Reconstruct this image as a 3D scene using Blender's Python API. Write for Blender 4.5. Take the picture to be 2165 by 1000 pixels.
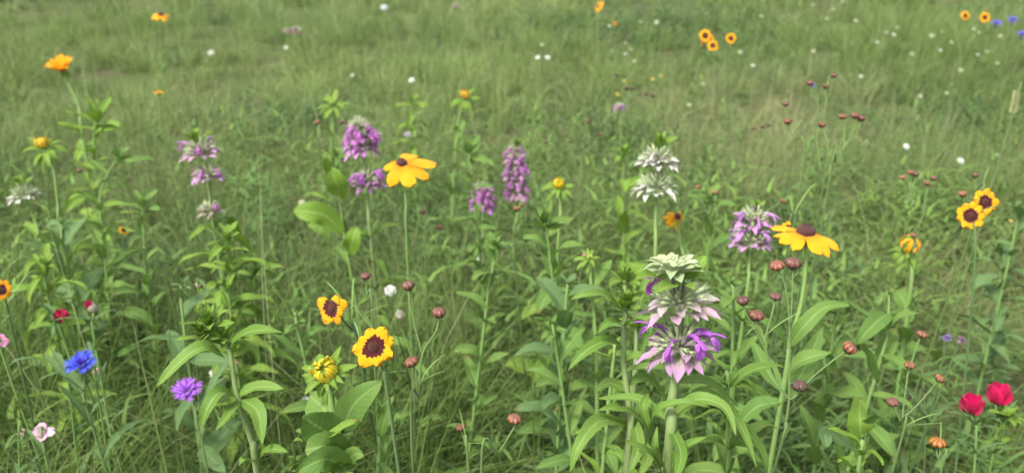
import bpy, math, random
import numpy as np
from mathutils import Vector, Matrix
for o in list(bpy.data.objects): bpy.data.objects.remove(o)
scene = bpy.context.scene
R = math.radians
rnd = random.Random(7)
npr = np.random.default_rng(11)

# ------------------------------------------------------------------ camera, sky, sun, exposure
CAMH, PITCH, FPX = 0.92, R(25.0), 1700.0
cd = bpy.data.cameras.new('camera'); cam = bpy.data.objects.new('camera', cd)
scene.collection.objects.link(cam); scene.camera = cam
cam.location = (0, 0, CAMH); cam.rotation_euler = (R(90) - PITCH, 0, 0)
cd.sensor_width = 36; cd.lens = FPX / 2165 * 36; cd.clip_start = 0.02; cd.clip_end = 500
cd.dof.use_dof = True; cd.dof.focus_distance = 0.64; cd.dof.aperture_fstop = 7.2
w = bpy.data.worlds.new('World'); scene.world = w; w.use_nodes = True
wn, wl = w.node_tree.nodes, w.node_tree.links
sky = wn.new('ShaderNodeTexSky'); sky.sky_type = 'NISHITA'; sky.sun_disc = False
SUN_EL, SUN_AZ = R(58), R(-130)
sky.sun_elevation = SUN_EL; sky.sun_rotation = SUN_AZ; sky.air_density = 1.0; sky.dust_density = 4.0; sky.ozone_density = 1.0
hs = wn.new('ShaderNodeHueSaturation'); hs.inputs['Saturation'].default_value = 0.30
wl.new(sky.outputs[0], hs.inputs['Color']); wl.new(hs.outputs[0], wn['Background'].inputs[0])
wn['Background'].inputs[1].default_value = 0.10
sd = bpy.data.lights.new('sun', 'SUN'); sd.energy = 1.5; sd.angle = R(12); sd.color = (1.0, 0.95, 0.86)
sun = bpy.data.objects.new('sun', sd); scene.collection.objects.link(sun)
sdir = Vector((math.sin(SUN_AZ) * math.cos(SUN_EL), math.cos(SUN_AZ) * math.cos(SUN_EL), math.sin(SUN_EL)))
sun.rotation_euler = sdir.to_track_quat('Z', 'Y').to_euler(); sun.location = (0, -2, 6)
vs = scene.view_settings; vs.view_transform = 'Standard'; vs.look = 'None'; vs.gamma = 1; vs.exposure = 1.62
vs.use_curve_mapping = False

# ------------------------------------------------------------------ pixel rays
CR, UP, FW = Vector((1, 0, 0)), Vector((0, math.sin(PITCH), math.cos(PITCH))), Vector((0, math.cos(PITCH), -math.sin(PITCH)))
CAM = Vector((0, 0, CAMH))
def pt(x, y, z):
    return CAM + z * (FW + CR * ((x - 1082.5) / FPX) - UP * ((y - 500) / FPX))
def pth(x, y, h):                       # where the ray of a pixel meets the height h
    d = pt(x, y, 1.0) - CAM
    return CAM + d * ((h - CAMH) / d.z)
_ph = [(rnd.uniform(0, 6.28), rnd.uniform(0, 6.28)) for _ in range(24)]
def noise2(x, y, f, s=0):
    v = 0
    for i in range(6):
        a = _ph[(i * 3 + s) % 24][0]; p = _ph[(i * 5 + s * 7) % 24][1]
        k = f * (0.7 + 0.25 * i)
        v = v + np.sin(k * (x * math.cos(a) + y * math.sin(a)) + p)
    return v / 3.2
def gz(x, y): return float(0.012 * noise2(x, y, 2.2, 1))

# ------------------------------------------------------------------ materials
MATS = {}
class NT:
    def __init__(s, name):
        s.m = bpy.data.materials.new(name); s.m.use_nodes = True
        s.n, s.l = s.m.node_tree.nodes, s.m.node_tree.links
        s.b = s.n['Principled BSDF']; s.out = s.n['Material Output']; MATS[name] = s.m
    def new(s, t, **k):
        n = s.n.new(t)
        for a, v in k.items(): setattr(n, a, v)
        return n
    def put(s, sock, v):
        if isinstance(v, (int, float)): sock.default_value = v
        elif isinstance(v, tuple): sock.default_value = v if len(v) == 4 else (*v, 1)
        else: s.l.new(v, sock)
    def math(s, op, a, b=0.0, c=0.0):
        n = s.new('ShaderNodeMath', operation=op)
        s.put(n.inputs[0], a); s.put(n.inputs[1], b); s.put(n.inputs[2], c); return n.outputs[0]
    def mix(s, f, a, b, mode='MIX'):
        n = s.new('ShaderNodeMix', data_type='RGBA', blend_type=mode)
        s.put(n.inputs[0], f); s.put(n.inputs[6], a); s.put(n.inputs[7], b); return n.outputs[2]
    def ramp(s, f, stops):
        n = s.new('ShaderNodeValToRGB'); e = n.color_ramp.elements
        while len(e) < len(stops): e.new(0.5)
        for q, (p, c) in zip(e, stops): q.position = p; q.color = (*c, 1)
        s.put(n.inputs[0], f); return n.outputs[0]
    def noise(s, scale, detail=3, vec=None):
        n = s.new('ShaderNodeTexNoise'); n.inputs['Scale'].default_value = scale; n.inputs['Detail'].default_value = detail
        if vec is not None: s.l.new(vec, n.inputs['Vector'])
        return n.outputs[0]
    def uv(s):
        t = s.new('ShaderNodeUVMap'); x = s.new('ShaderNodeSeparateXYZ'); s.l.new(t.outputs[0], x.inputs[0]); return x.outputs[0], x.outputs[1]
    def obj(s): return s.new('ShaderNodeTexCoord').outputs['Object']
    def finish(s, col, rough=0.5, trans=0.0, bump=None, bd=0.1, spec=0.35, tcol=None, sheen=0.0):
        s.put(s.b.inputs['Base Color'], col); s.put(s.b.inputs['Roughness'], rough); s.b.inputs['Specular IOR Level'].default_value = spec
        if sheen: s.b.inputs['Sheen Weight'].default_value = sheen
        if bump is not None:
            bn = s.new('ShaderNodeBump'); bn.inputs['Strength'].default_value = bd; bn.inputs['Distance'].default_value = 0.002
            s.l.new(bump, bn.inputs['Height']); s.l.new(bn.outputs[0], s.b.inputs['Normal'])
        if trans > 0:
            t = s.new('ShaderNodeBsdfTranslucent'); s.put(t.inputs[0], tcol if tcol is not None else col)
            m = s.new('ShaderNodeMixShader'); m.inputs[0].default_value = trans
            s.l.new(s.b.outputs[0], m.inputs[1]); s.l.new(t.outputs[0], m.inputs[2]); s.l.new(m.outputs[0], s.out.inputs[0])
        return s.m

def leaf_material(name, c1, c2, rib, rough=0.5, trans=0.28, veins=9.0):
    s = NT(name); u, v = s.uv()
    oi = s.new('ShaderNodeObjectInfo')
    base = s.mix(oi.outputs['Random'], c1, c2)
    base = s.mix(s.math('MULTIPLY', s.noise(90, 4, s.obj()), 0.55), base, (c1[0]*0.75, c1[1]*0.82, c1[2]*0.7))
    a = s.math('ABSOLUTE', s.math('SUBTRACT', u, 0.5))
    sv = s.math('PINGPONG', s.math('MULTIPLY_ADD', v, veins, s.math('MULTIPLY', a, -3.4)), 0.5)
    svm = s.math('MULTIPLY', s.math('MULTIPLY', s.math('LESS_THAN', sv, 0.07), s.noise(40, 2, s.obj())), 0.12)
    col = s.mix(svm, base, rib)
    mr = s.new('ShaderNodeMapRange'); s.put(mr.inputs[0], a)
    mr.inputs[1].default_value = 0.012; mr.inputs[2].default_value = 0.06; mr.inputs[3].default_value = 0.85; mr.inputs[4].default_value = 0
    col = s.mix(mr.outputs[0], col, rib)
    h = s.math('ADD', s.math('MULTIPLY', sv, 0.35), s.math('MULTIPLY', s.noise(320, 2, s.obj()), 0.5))
    wear = s.ramp(s.noise(14, 5, s.obj()), [(0.60, (0, 0, 0)), (0.72, (1, 1, 1))])
    col = s.mix(s.math('MULTIPLY', wear, s.math('MULTIPLY', oi.outputs['Random'], 0.5)), col, (0.26, 0.25, 0.07))
    tipm = s.math('MULTIPLY', s.math('GREATER_THAN', s.math('ADD', v, s.math('MULTIPLY', s.noise(25, 2, s.obj()), 0.12)), s.math('MULTIPLY_ADD', s.math('FRACT', s.math('MULTIPLY', oi.outputs['Random'], 17.3)), 0.45, 0.93)), 0.7)
    col = s.mix(tipm, col, (0.20, 0.13, 0.05))
    tc = s.mix(0.35, col, (0.16, 0.26, 0.02))
    return s.finish(col, rough, trans, h, 0.4, 0.18, tc)
leaf_material('leaf_beebalm', (0.120, 0.220, 0.036), (0.165, 0.275, 0.055), (0.25, 0.36, 0.11), 0.50, veins=12)
leaf_material('leaf_coneflower', (0.115, 0.215, 0.050), (0.165, 0.265, 0.060), (0.22, 0.33, 0.10), 0.65)
leaf_material('leaf_bright', (0.155, 0.275, 0.035), (0.200, 0.310, 0.055), (0.27, 0.38, 0.10), 0.52)
leaf_material('leaf_blue', (0.105, 0.190, 0.070), (0.135, 0.225, 0.080), (0.17, 0.25, 0.11), 0.55)

def stem_material(name, c1, c2):
    s = NT(name); oi = s.new('ShaderNodeObjectInfo')
    col = s.mix(oi.outputs['Random'], c1, c2)
    col = s.mix(s.math('MULTIPLY', s.noise(60, 3, s.obj()), 0.5), col, (c1[0]*0.7, c1[1]*0.75, c1[2]*0.8))
    return s.finish(col, 0.5, 0.08, s.noise(700, 2, s.obj()), 0.25, 0.3, sheen=0.15)
stem_material('stem_pale', (0.190, 0.270, 0.085), (0.230, 0.290, 0.110))
stem_material('stem_green', (0.150, 0.270, 0.060), (0.190, 0.300, 0.075))
stem_material('stem_thin', (0.115, 0.200, 0.050), (0.150, 0.230, 0.060))
stem_material('stem_dark', (0.090, 0.170, 0.050), (0.120, 0.190, 0.055))
stem_material('stem_reddish', (0.240, 0.200, 0.150), (0.210, 0.240, 0.120))

def grass_material(name, trans=0.3):
    s = NT(name); a = s.new('ShaderNodeVertexColor', layer_name='tint')
    return s.finish(a.outputs[0], 0.6, trans, None, 0, 0.15)
grass_material('grass_blade')

def flower_material(name, fade, fpos=(0.0, 0.55), rough=0.55, trans=0.3, streak=26.0, fw=1.0):
    """petal colour = the object's own colour, running into `fade` at the petal's root"""
    s = NT(name); u, v = s.uv(); oi = s.new('ShaderNodeObjectInfo')
    mr = s.new('ShaderNodeMapRange', interpolation_type='SMOOTHSTEP'); s.put(mr.inputs[0], v)
    mr.inputs[1].default_value = fpos[0]; mr.inputs[2].default_value = fpos[1]; mr.inputs[3].default_value = fw; mr.inputs[4].default_value = 0
    col = s.mix(mr.outputs[0], oi.outputs['Color'], fade)
    st = s.math('PINGPONG', s.math('MULTIPLY', u, streak), 0.5)
    n = s.noise(240, 3, s.obj())
    col = s.mix(s.math('MULTIPLY', s.math('MULTIPLY', st, n), 0.45), col, s.mix(0.5, col, (0.3, 0.12, 0.1), 'MULTIPLY'))
    return s.finish(col, rough, trans, s.math('ADD', st, n), 0.35, 0.25, col, sheen=0.1)
flower_material('petal_coneflower', (0.82, 0.28, 0.002), (0.0, 0.5), streak=7)
flower_material('petal_plain', (0.55, 0.55, 0.45), (0.0, 0.2), streak=6, fw=0.4)
flower_material('bract', (0.40, 0.46, 0.26), (0.05, 0.75), 0.55, 0.3, 5, 0.75)
flower_material('blossom', (0.62, 0.42, 0.62), (0.0, 0.35), 0.5, 0.35, 4, 0.6)
flower_material('petal_poppy', (0.14, 0.005, 0.02), (0.0, 0.16), 0.45, 0.3, 14, 0.9)
def coreopsis_petal():
    s = NT('petal_coreopsis'); u, v = s.uv(); oi = s.new('ShaderNodeObjectInfo')
    n = s.noise(420, 3, s.obj())
    a = s.math('ABSOLUTE', s.math('SUBTRACT', u, 0.5))
    e = s.math('ADD', s.math('SUBTRACT', 0.46, s.math('MULTIPLY', s.math('PINGPONG', s.math('MULTIPLY', a, 3), 0.5), 0.12)), s.math('MULTIPLY', s.math('SUBTRACT', n, 0.5), 0.10))
    mr = s.new('ShaderNodeMapRange'); s.put(mr.inputs[0], s.math('SUBTRACT', v, e))
    mr.inputs[1].default_value = -0.015; mr.inputs[2].default_value = 0.03
    y = s.mix(s.math('MULTIPLY', n, 0.5), oi.outputs['Color'], (0.78, 0.33, 0.003))
    col = s.mix(mr.outputs[0], (0.075, 0.007, 0.010), y)
    st = s.math('PINGPONG', s.math('MULTIPLY', u, 9), 0.5)
    return s.finish(col, 0.5, 0.25, s.math('ADD', st, n), 0.4, 0.25, col, sheen=0.1)
coreopsis_petal()
def speckled(name, c1, c2, scale, rough=0.6, bd=0.5, use_obj=False):
    s = NT(name); n = s.noise(scale, 3, s.obj())
    if use_obj:
        oi = s.new('ShaderNodeObjectInfo'); c1 = oi.outputs['Color']
    col = s.mix(s.ramp(n, [(0.38, (0, 0, 0)), (0.62, (1, 1, 1))]), c1, c2)
    return s.finish(col, rough, 0.0, n, bd, 0.3, sheen=0.1)
speckled('cone_dark', (0.045, 0.014, 0.012), (0.10, 0.035, 0.030), 900)
speckled('disc_maroon', (0.030, 0.004, 0.005), (0.11, 0.028, 0.004), 1400)
speckled('calyx_green', (0.48, 0.56, 0.32), (0.34, 0.42, 0.20), 500)
speckled('calyx_purple', (0.28, 0.30, 0.22), (0.20, 0.07, 0.24), 260)
speckled('bud_base', (0.020, 0.028, 0.015), (0.035, 0.020, 0.018), 300)
speckled('pale_fluff', (0.42, 0.40, 0.28), (0.30, 0.22, 0.18), 300)
speckled('spike_tan', (0.42, 0.44, 0.20), (0.32, 0.30, 0.14), 300)
def bud_material():
    s = NT('bud'); u, v = s.uv(); oi = s.new('ShaderNodeObjectInfo')
    st = s.math('PINGPONG', s.math('MULTIPLY', u, 8), 0.5)
    mr = s.new('ShaderNodeMapRange'); s.put(mr.inputs[0], st)
    mr.inputs[1].default_value = 0.06; mr.inputs[2].default_value = 0.34
    col = s.mix(mr.outputs[0], (0.055, 0.016, 0.012), oi.outputs['Color'])
    col = s.mix(s.math('MULTIPLY', s.math('LESS_THAN', st, 0.05), 0.6), col, (0.45, 0.28, 0.15))
    col = s.mix(s.math('MULTIPLY', s.noise(260, 3, s.obj()), 0.6), col, (0.10, 0.030, 0.022))
    return s.finish(col, 0.42, 0.0, st, 0.3, 0.4)
bud_material()
def ground_material():
    s = NT('soil'); o = s.new('ShaderNodeNewGeometry').outputs['Position']
    a = s.noise(3.0, 6, o); b = s.noise(60, 6, o)
    col = s.ramp(b, [(0.30, (0.030, 0.023, 0.015)), (0.50, (0.085, 0.066, 0.042)), (0.70, (0.17, 0.14, 0.085))])
    col = s.mix(s.ramp(a, [(0.30, (0.35, 0.35, 0.35)), (0.55, (1, 1, 1))]), col, s.mix(b, (0.035, 0.055, 0.018), (0.10, 0.13, 0.045)))
    return s.finish(col, 0.95, 0, b, 1.0, 0.1)
ground_material()

# ------------------------------------------------------------------ mesh helpers
class MB:
    def __init__(s): s.v, s.f, s.uv, s.mi = [], [], [], []
    def tube(s, pts, rad, n=6, mi=0, cap=True):
        b = len(s.v); prev = None
        for i, p in enumerate(pts):
            t = (pts[min(i+1, len(pts)-1)] - pts[max(i-1, 0)]).normalized()
            if prev is None:
                prev = t.orthogonal().normalized()
            x = (prev - t * prev.dot(t)).normalized(); prev = x; y = t.cross(x)
            r = rad[i] if isinstance(rad, (list, tuple)) else rad
            for k in range(n):
                a = 2 * math.pi * k / n
                s.v.append(p + (x * math.cos(a) + y * math.sin(a)) * r)
        m = len(pts)
        for i in range(m - 1):
            for k in range(n):
                k2 = (k + 1) % n
                s.f.append((b+i*n+k, b+i*n+k2, b+(i+1)*n+k2, b+(i+1)*n+k)); s.mi.append(mi)
                s.uv += [(k/n, i/(m-1)), ((k+1)/n, i/(m-1)), ((k+1)/n, (i+1)/(m-1)), (k/n, (i+1)/(m-1))]
        if cap:
            s.f.append(tuple(b+(m-1)*n+k for k in range(n))); s.mi.append(mi); s.uv += [(0.5, 1)] * n
    def grid(s, rows, mi=0, uvs=None):
        """rows: list of equally long lists of points"""
        b = len(s.v); m, n = len(rows), len(rows[0])
        for r in rows: s.v += list(r)
        for i in range(m - 1):
            for j in range(n - 1):
                s.f.append((b+i*n+j, b+i*n+j+1, b+(i+1)*n+j+1, b+(i+1)*n+j)); s.mi.append(mi)
                s.uv += [(j/(n-1), i/(m-1)), ((j+1)/(n-1), i/(m-1)), ((j+1)/(n-1), (i+1)/(m-1)), (j/(n-1), (i+1)/(m-1))]
    def lathe(s, prof, n=12, mi=0, M=None, ribs=0, amp=0.0):
        rows = []
        for (r, z) in prof:
            row = []
            for k in range(n + 1):
                a = 2 * math.pi * k / n
                rr = r * (1 + (amp * abs(math.sin(a * ribs / 2)) if ribs else 0))
                p = Vector((rr * math.cos(a), rr * math.sin(a), z)); row.append(M @ p if M else p)
            rows.append(row)
        s.grid(rows, mi)
    def blob(s, c, r, mi=0, n=5):
        prof = [(0.001, -1), (0.75, -0.6), (1, 0), (0.75, 0.6), (0.001, 1)]
        s.lathe([(a * r, z * r) for a, z in prof], n, mi, Matrix.Translation(c))
    def mesh(s, name, *mats, smooth=True):
        me = bpy.data.meshes.new(name); me.from_pydata([tuple(v) for v in s.v], [], s.f)
        ul = me.uv_layers.new(name='UVMap'); ul.data.foreach_set('uv', np.array(s.uv, dtype=np.float32).ravel())
        me.polygons.foreach_set('material_index', s.mi); me.polygons.foreach_set('use_smooth', [smooth] * len(s.f))
        for m in mats: me.materials.append(MATS[m])
        me.update(); return me

def prof_lance(a=0.55, b=1.0, base=0.0):
    tm = a / (a + b); mx = tm**a * (1 - tm)**b
    return lambda t: max(base * (1 - t), (max(t, 0)**a * max(1 - t, 0)**b) / mx)
def prof_petal(a=0.5, p=5.0, base=0.3):
    return lambda t: max(0.0, (base + (1 - base) * min(1, t / 0.6)**a) * math.sqrt(max(0, 1 - t**p)))
def blade_rows(L, W, prof, nl=8, nw=4, start=0.0, bend=0.0, bp=1.0, cup=0.0, wave=0.0, wf=3.0, tip=None, ph=0.0, twist=0.0, serr=0.0):
    rows = []; y = z = 0.0; T = [i / nl for i in range(nl + 1)]
    ang = lambda t: start - bend * t**bp
    sp = []
    N = nl * 4
    for i in range(N + 1):
        sp.append((y, z)); a = ang((i + 0.5) / N); y += L / N * math.cos(a); z += L / N * math.sin(a)
    def at(t):
        f = min(max(t, 0), 1) * N; i = min(int(f), N - 1); q = f - i
        return (sp[i][0] + (sp[i+1][0]-sp[i][0])*q, sp[i][1] + (sp[i+1][1]-sp[i][1])*q)
    for i, t in enumerate(T):
        row = []; hw = W * 0.5 * prof(t) * (1 + (serr if i % 2 else -serr))
        for j in range(nw + 1):
            s_ = -1 + 2 * j / nw
            tt = t * (tip(s_) if tip else 1)
            (py, pz) = at(tt); a = ang(tt)
            x = s_ * hw; h = cup * abs(s_) * hw + wave * W * s_ * s_ * math.sin(wf * math.pi * 2 * t + ph + (1.5 if s_ > 0 else 0))
            tw = twist * t
            x2, h2 = x * math.cos(tw) - h * math.sin(tw), x * math.sin(tw) + h * math.cos(tw)
            row.append(Vector((x2, py - h2 * math.sin(a), pz + h2 * math.cos(a))))
        rows.append(row)
    return rows
def blade_mesh(name, mat, **k):
    m = MB(); m.grid(blade_rows(**k)); return m.mesh(name, mat)
def frame(pos, d, n, s=1.0):
    """Y along d, Z near n"""
    d = d.normalized(); x = d.cross(n)
    if x.length < 1e-5: x = d.orthogonal()
    x.normalize(); z = x.cross(d)
    M = Matrix(((x.x, d.x, z.x, 0), (x.y, d.y, z.y, 0), (x.z, d.z, z.z, 0), (0, 0, 0, 1)))
    return Matrix.Translation(pos) @ M @ Matrix.Scale(s, 4)
def axis_frame(pos, n, s=1.0, spin=0.0):
    n = n.normalized(); x = n.orthogonal() if abs(n.z) > 0.98 else Vector((0, 0, 1)).cross(n)
    x.normalize(); y = n.cross(x)
    M = Matrix(((x.x, y.x, n.x, 0), (x.y, y.y, n.y, 0), (x.z, y.z, n.z, 0), (0, 0, 0, 1)))
    return Matrix.Translation(pos) @ M @ Matrix.Rotation(spin, 4, 'Z') @ Matrix.Scale(s, 4)

# ------------------------------------------------------------------ object helpers
COL = scene.collection; WM = {}
def thing(name, label, cat, base, group=None):
    o = bpy.data.objects.new(name, None); COL.objects.link(o); o.empty_display_size = 0.02
    o.location = base; WM[o] = Matrix.Translation(base)
    o['label'] = label; o['category'] = cat
    if group: o['group'] = group
    return o
def part(name, me, parent, M, color=None, label=None):
    o = bpy.data.objects.new(name, me); COL.objects.link(o); o.parent = parent
    o.matrix_basis = WM[parent].inverted() @ M; WM[o] = M
    if color: o.color = (*color, 1)
    if label: o['label'] = label
    return o
def top(name, me, label, cat, M, group=None, kind=None, color=None):
    o = bpy.data.objects.new(name, me); COL.objects.link(o); o.matrix_basis = M; WM[o] = M
    if label: o['label'] = label; o['category'] = cat
    if group: o['group'] = group
    if kind: o['kind'] = kind
    if color: o.color = (*color, 1)
    return o
def catmull(P, n=6):
    if len(P) == 2: P = [P[0], P[0].lerp(P[1], 0.5), P[1]]
    out = []
    for i in range(len(P) - 1):
        p0, p1, p2, p3 = P[max(i-1, 0)], P[i], P[i+1], P[min(i+2, len(P)-1)]
        for k in range(n):
            t = k / n
            out.append(0.5 * ((2*p1) + (p2-p0)*t + (2*p0-5*p1+4*p2-p3)*t*t + (3*p1-p0-3*p2+p3)*t**3))
    out.append(P[-1]); return out
def drop(P, lean=(0, 0)):
    """ground point below P, shifted by lean"""
    x, y = P.x + lean[0], P.y + lean[1]
    return Vector((x, y, gz(x, y) - 0.004))
def stem_path(head, via=(), lean=None, z=1.0):
    """head: world point; via: pixel points (at depth z) down the stem; then on to the ground"""
    P = [head] + [pt(v[0], v[1], v[2] if len(v) > 2 else z) for v in via]
    if lean is None:
        if len(P) > 1:
            d = P[-1] - P[-2]; d = d / max(abs(d.z), 1e-3); k = min(P[-1].z, 0.35)
            lean = (max(-0.12, min(0.12, d.x * k * 0.7)), max(-0.08, min(0.08, d.y * k * 0.5)))
        else: lean = (rnd.uniform(-0.05, 0.05), rnd.uniform(-0.02, 0.05))
    P.append(drop(P[-1], lean))
    return P
def stem_part(parent, path, r0, r1, mat='stem_green', n=7, seg=6, name='stem'):
    C = catmull(path, seg); b = WM[parent].translation
    m = MB(); k = len(C) - 1
    m.tube([c - b for c in C], [r0 + (r1 - r0) * i / k for i in range(k + 1)], n)
    part(name, m.mesh(name, mat), parent, Matrix.Translation(b)); return C

# ------------------------------------------------------------------ shared leaf shapes
def variants(name, mat, n, f): return [blade_mesh(name, mat, **f(i)) for i in range(n)]
LANCE = {}; OVATE = {}
for lm in ('leaf_beebalm', 'leaf_coneflower', 'leaf_bright', 'leaf_blue'):
    LANCE[lm] = variants('lance_leaf', lm, 6, lambda i: dict(L=1, W=0.17 + 0.02 * (i % 3), prof=prof_lance(0.55, 0.95, 0.12), nl=14, nw=4, start=R(22),
        bend=R(60 + 16 * i), bp=0.9, cup=0.45, wave=0.10, wf=2.2, ph=i * 1.3, twist=0.25 * (i - 2.5), serr=0.03))
    OVATE[lm] = variants('broad_leaf', lm, 6, lambda i: dict(L=1, W=0.30 + 0.03 * (i % 3), prof=prof_lance(0.55, 0.75, 0.16), nl=12, nw=6, start=R(12),
        bend=R(20 + 15 * i), bp=1.2, cup=0.30, wave=0.07, wf=1.7, ph=i * 2.1, twist=0.2 * (i - 2.5)))
SEPAL = variants('sepal', 'leaf_bright', 3, lambda i: dict(L=1, W=0.30, prof=prof_lance(0.4, 0.8, 0.5), nl=6, nw=2, start=R(10), bend=R(30 + 40 * i), cup=0.3))

def put_leaf(parent, pos, az, el, L, kind=LANCE, mat='leaf_beebalm', v=None, roll=0.0, name='leaf', w=1.0):
    d = Vector((math.cos(az) * math.cos(el), math.sin(az) * math.cos(el), math.sin(el)))
    M = frame(pos, d, Vector((0, 0, 1)), 1.0) @ Matrix.Rotation(roll, 4, 'Y') @ Matrix.Diagonal((L * w, L, L, 1))
    return part(name, kind[mat][rnd.randrange(6) if v is None else v], parent, M)
def px_leaf(parent, pts, z, wpx, mat='leaf_beebalm', nl=14, nw=4, cup=0.35, up=None, a=0.6, b=0.85, wave=0.06, roll=0.0):
    """a leaf whose midrib runs through the given points (x, y, depth offset) of the photograph"""
    C = catmull([pt(p[0], p[1], z + (p[2] if len(p) > 2 else 0)) for p in pts], 8)
    W = wpx * z / FPX; pr = prof_lance(a, b, 0.14); up = up or Vector((0, -0.35, 1)).normalized(); m = MB(); rows = []
    ln = [0]
    for i in range(1, len(C)): ln.append(ln[-1] + (C[i] - C[i-1]).length)
    base = C[0]; ph = rnd.uniform(0, 6)
    for i, c in enumerate(C):
        t = ln[i] / ln[-1]; d = (C[min(i+1, len(C)-1)] - C[max(i-1, 0)]).normalized()
        x = d.cross(up); x = x.normalized() if x.length > 1e-4 else Vector((0, -1, 0)); n = x.cross(d)
        if roll: q = Matrix.Rotation(roll, 3, d); x = q @ x; n = q @ n
        hw = W * 0.5 * pr(t) * (1.03 if i % 2 else 0.97)
        rows.append([c - base + x * (s_ * hw) + n * (cup * abs(s_) * hw + wave * W * s_ * s_ * math.sin(11 * t + ph + s_)) for s_ in [-1 + 2 * j / nw for j in range(nw + 1)]])
    m.grid(rows)
    return part('leaf', m.mesh('leaf', mat), parent, Matrix.Translation(base))

# ------------------------------------------------------------------ beebalm
BRACT = variants('bract', 'bract', 4, lambda i: dict(L=1, W=0.47 + 0.08 * (i % 2), prof=prof_lance(0.6, 1.05, 0.2), nl=10, nw=4, start=R(14), bend=R(22 + 15 * i), bp=1.2, cup=0.35, wave=0.03, ph=i))
def blossom_mesh(v):
    m = MB(); pts = []; n = 7
    for i in range(n + 1):
        t = i / n; a = R(52) - R(80 + 15 * v) * t
        pts.append(Vector((0, 0, 0)) if i == 0 else pts[-1] + Vector((0, math.cos(a), math.sin(a))) * (0.74 / n))
    m.tube(pts, [0.030 + 0.055 * (i / n)**1.5 for i in range(n + 1)], 6, cap=False)
    e = pts[-1]; d = (pts[-1] - pts[-2]).normalized()
    for (st, L, W, bd, up) in ((0.5, 0.42, 0.17, 0.9, 0.06), (-0.45, 0.46, 0.30, 1.2, -0.05)):   # hood, lower lip
        a0 = math.atan2(d.z, d.y) + st
        rows = blade_rows(L, W, prof_petal(0.5, 3, 0.6), 6, 4, a0, R(60) * bd, 1, -0.35 if up > 0 else 0.2, 0.05)
        m.grid([[p + e + Vector((0, 0, up)) for p in r] for r in rows])
    for sx in (-1, 1):
        rows = blade_rows(0.24, 0.13, prof_petal(0.5, 3, 0.6), 4, 2, -0.9, R(40))
        m.grid([[Matrix.Rotation(-sx * 0.8, 4, 'Z') @ p + e + Vector((sx * 0.05, 0, -0.04)) for p in r] for r in rows])
    return m.mesh('blossom', 'blossom')
BLOSSOM = [blossom_mesh(v) for v in range(3)]
def calyx_mesh(seed, spread, flat, n=48, pur=0.2):
    q = random.Random(seed); m = MB()
    for i in range(n):
        f = (i + 0.5) / n; el = R(88) - R(95 * spread) * math.sqrt(f); az = i * 2.39996 + q.uniform(-.2, .2)
        d = Vector((math.cos(az) * math.cos(el), math.sin(az) * math.cos(el), math.sin(el) * flat + 0.05)).normalized()
        l = 0.28 * q.uniform(0.8, 1.15); o = d * 0.04
        m.tube([o, o + d * l * 0.6, o + d * l * 0.85, o + d * l], [0.016, 0.020, 0.026, 0.018], 5, 1 if q.random() < pur else 0)
        x = d.orthogonal().normalized(); y = d.cross(x)
        for k in range(4):
            a = k * math.pi / 2 + q.uniform(0, 1); e = o + d * l; rr = x * math.cos(a) + y * math.sin(a)
            m.tube([e + rr * 0.015, e + rr * 0.035 + d * 0.07], [0.008, 0.001], 3, 0, False)
    m.tube([Vector((0, 0, -0.10)), Vector((0, 0, 0.16))], 0.06, 6, 0)
    return m.mesh('flower_whorl', 'calyx_green', 'calyx_purple')
CALYX = [calyx_mesh(3, 1.0, 1.0), calyx_mesh(4, 0.95, 0.8), calyx_mesh(5, 0.85, 1.2, 50)]
def young_mesh():
    m = MB()
    for i in range(44):
        f = math.sqrt((i + 0.5) / 44); a = i * 2.39996
        m.blob(Vector((f * 0.19 * math.cos(a), f * 0.19 * math.sin(a), 0.13 - 0.16 * f * f)), 0.026, 0, 5)
    m.lathe([(0.03, -0.14), (0.16, -0.06), (0.19, 0.0), (0.12, 0.08), (0.01, 0.12)], 10, 0)
    return m.mesh('flower_whorl', 'calyx_green')
YOUNG = [young_mesh()]
def jit(c, a=0.12):
    k = 1 + rnd.uniform(-a, a); return tuple(min(1, x * k * (1 + rnd.uniform(-a, a) * 0.4)) for x in c)
LAV, PINK, WHITE, CREAM, MAG = (0.46, 0.20, 0.48), (0.55, 0.33, 0.50), (0.62, 0.61, 0.57), (0.55, 0.62, 0.36), (0.53, 0.17, 0.54)
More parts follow.
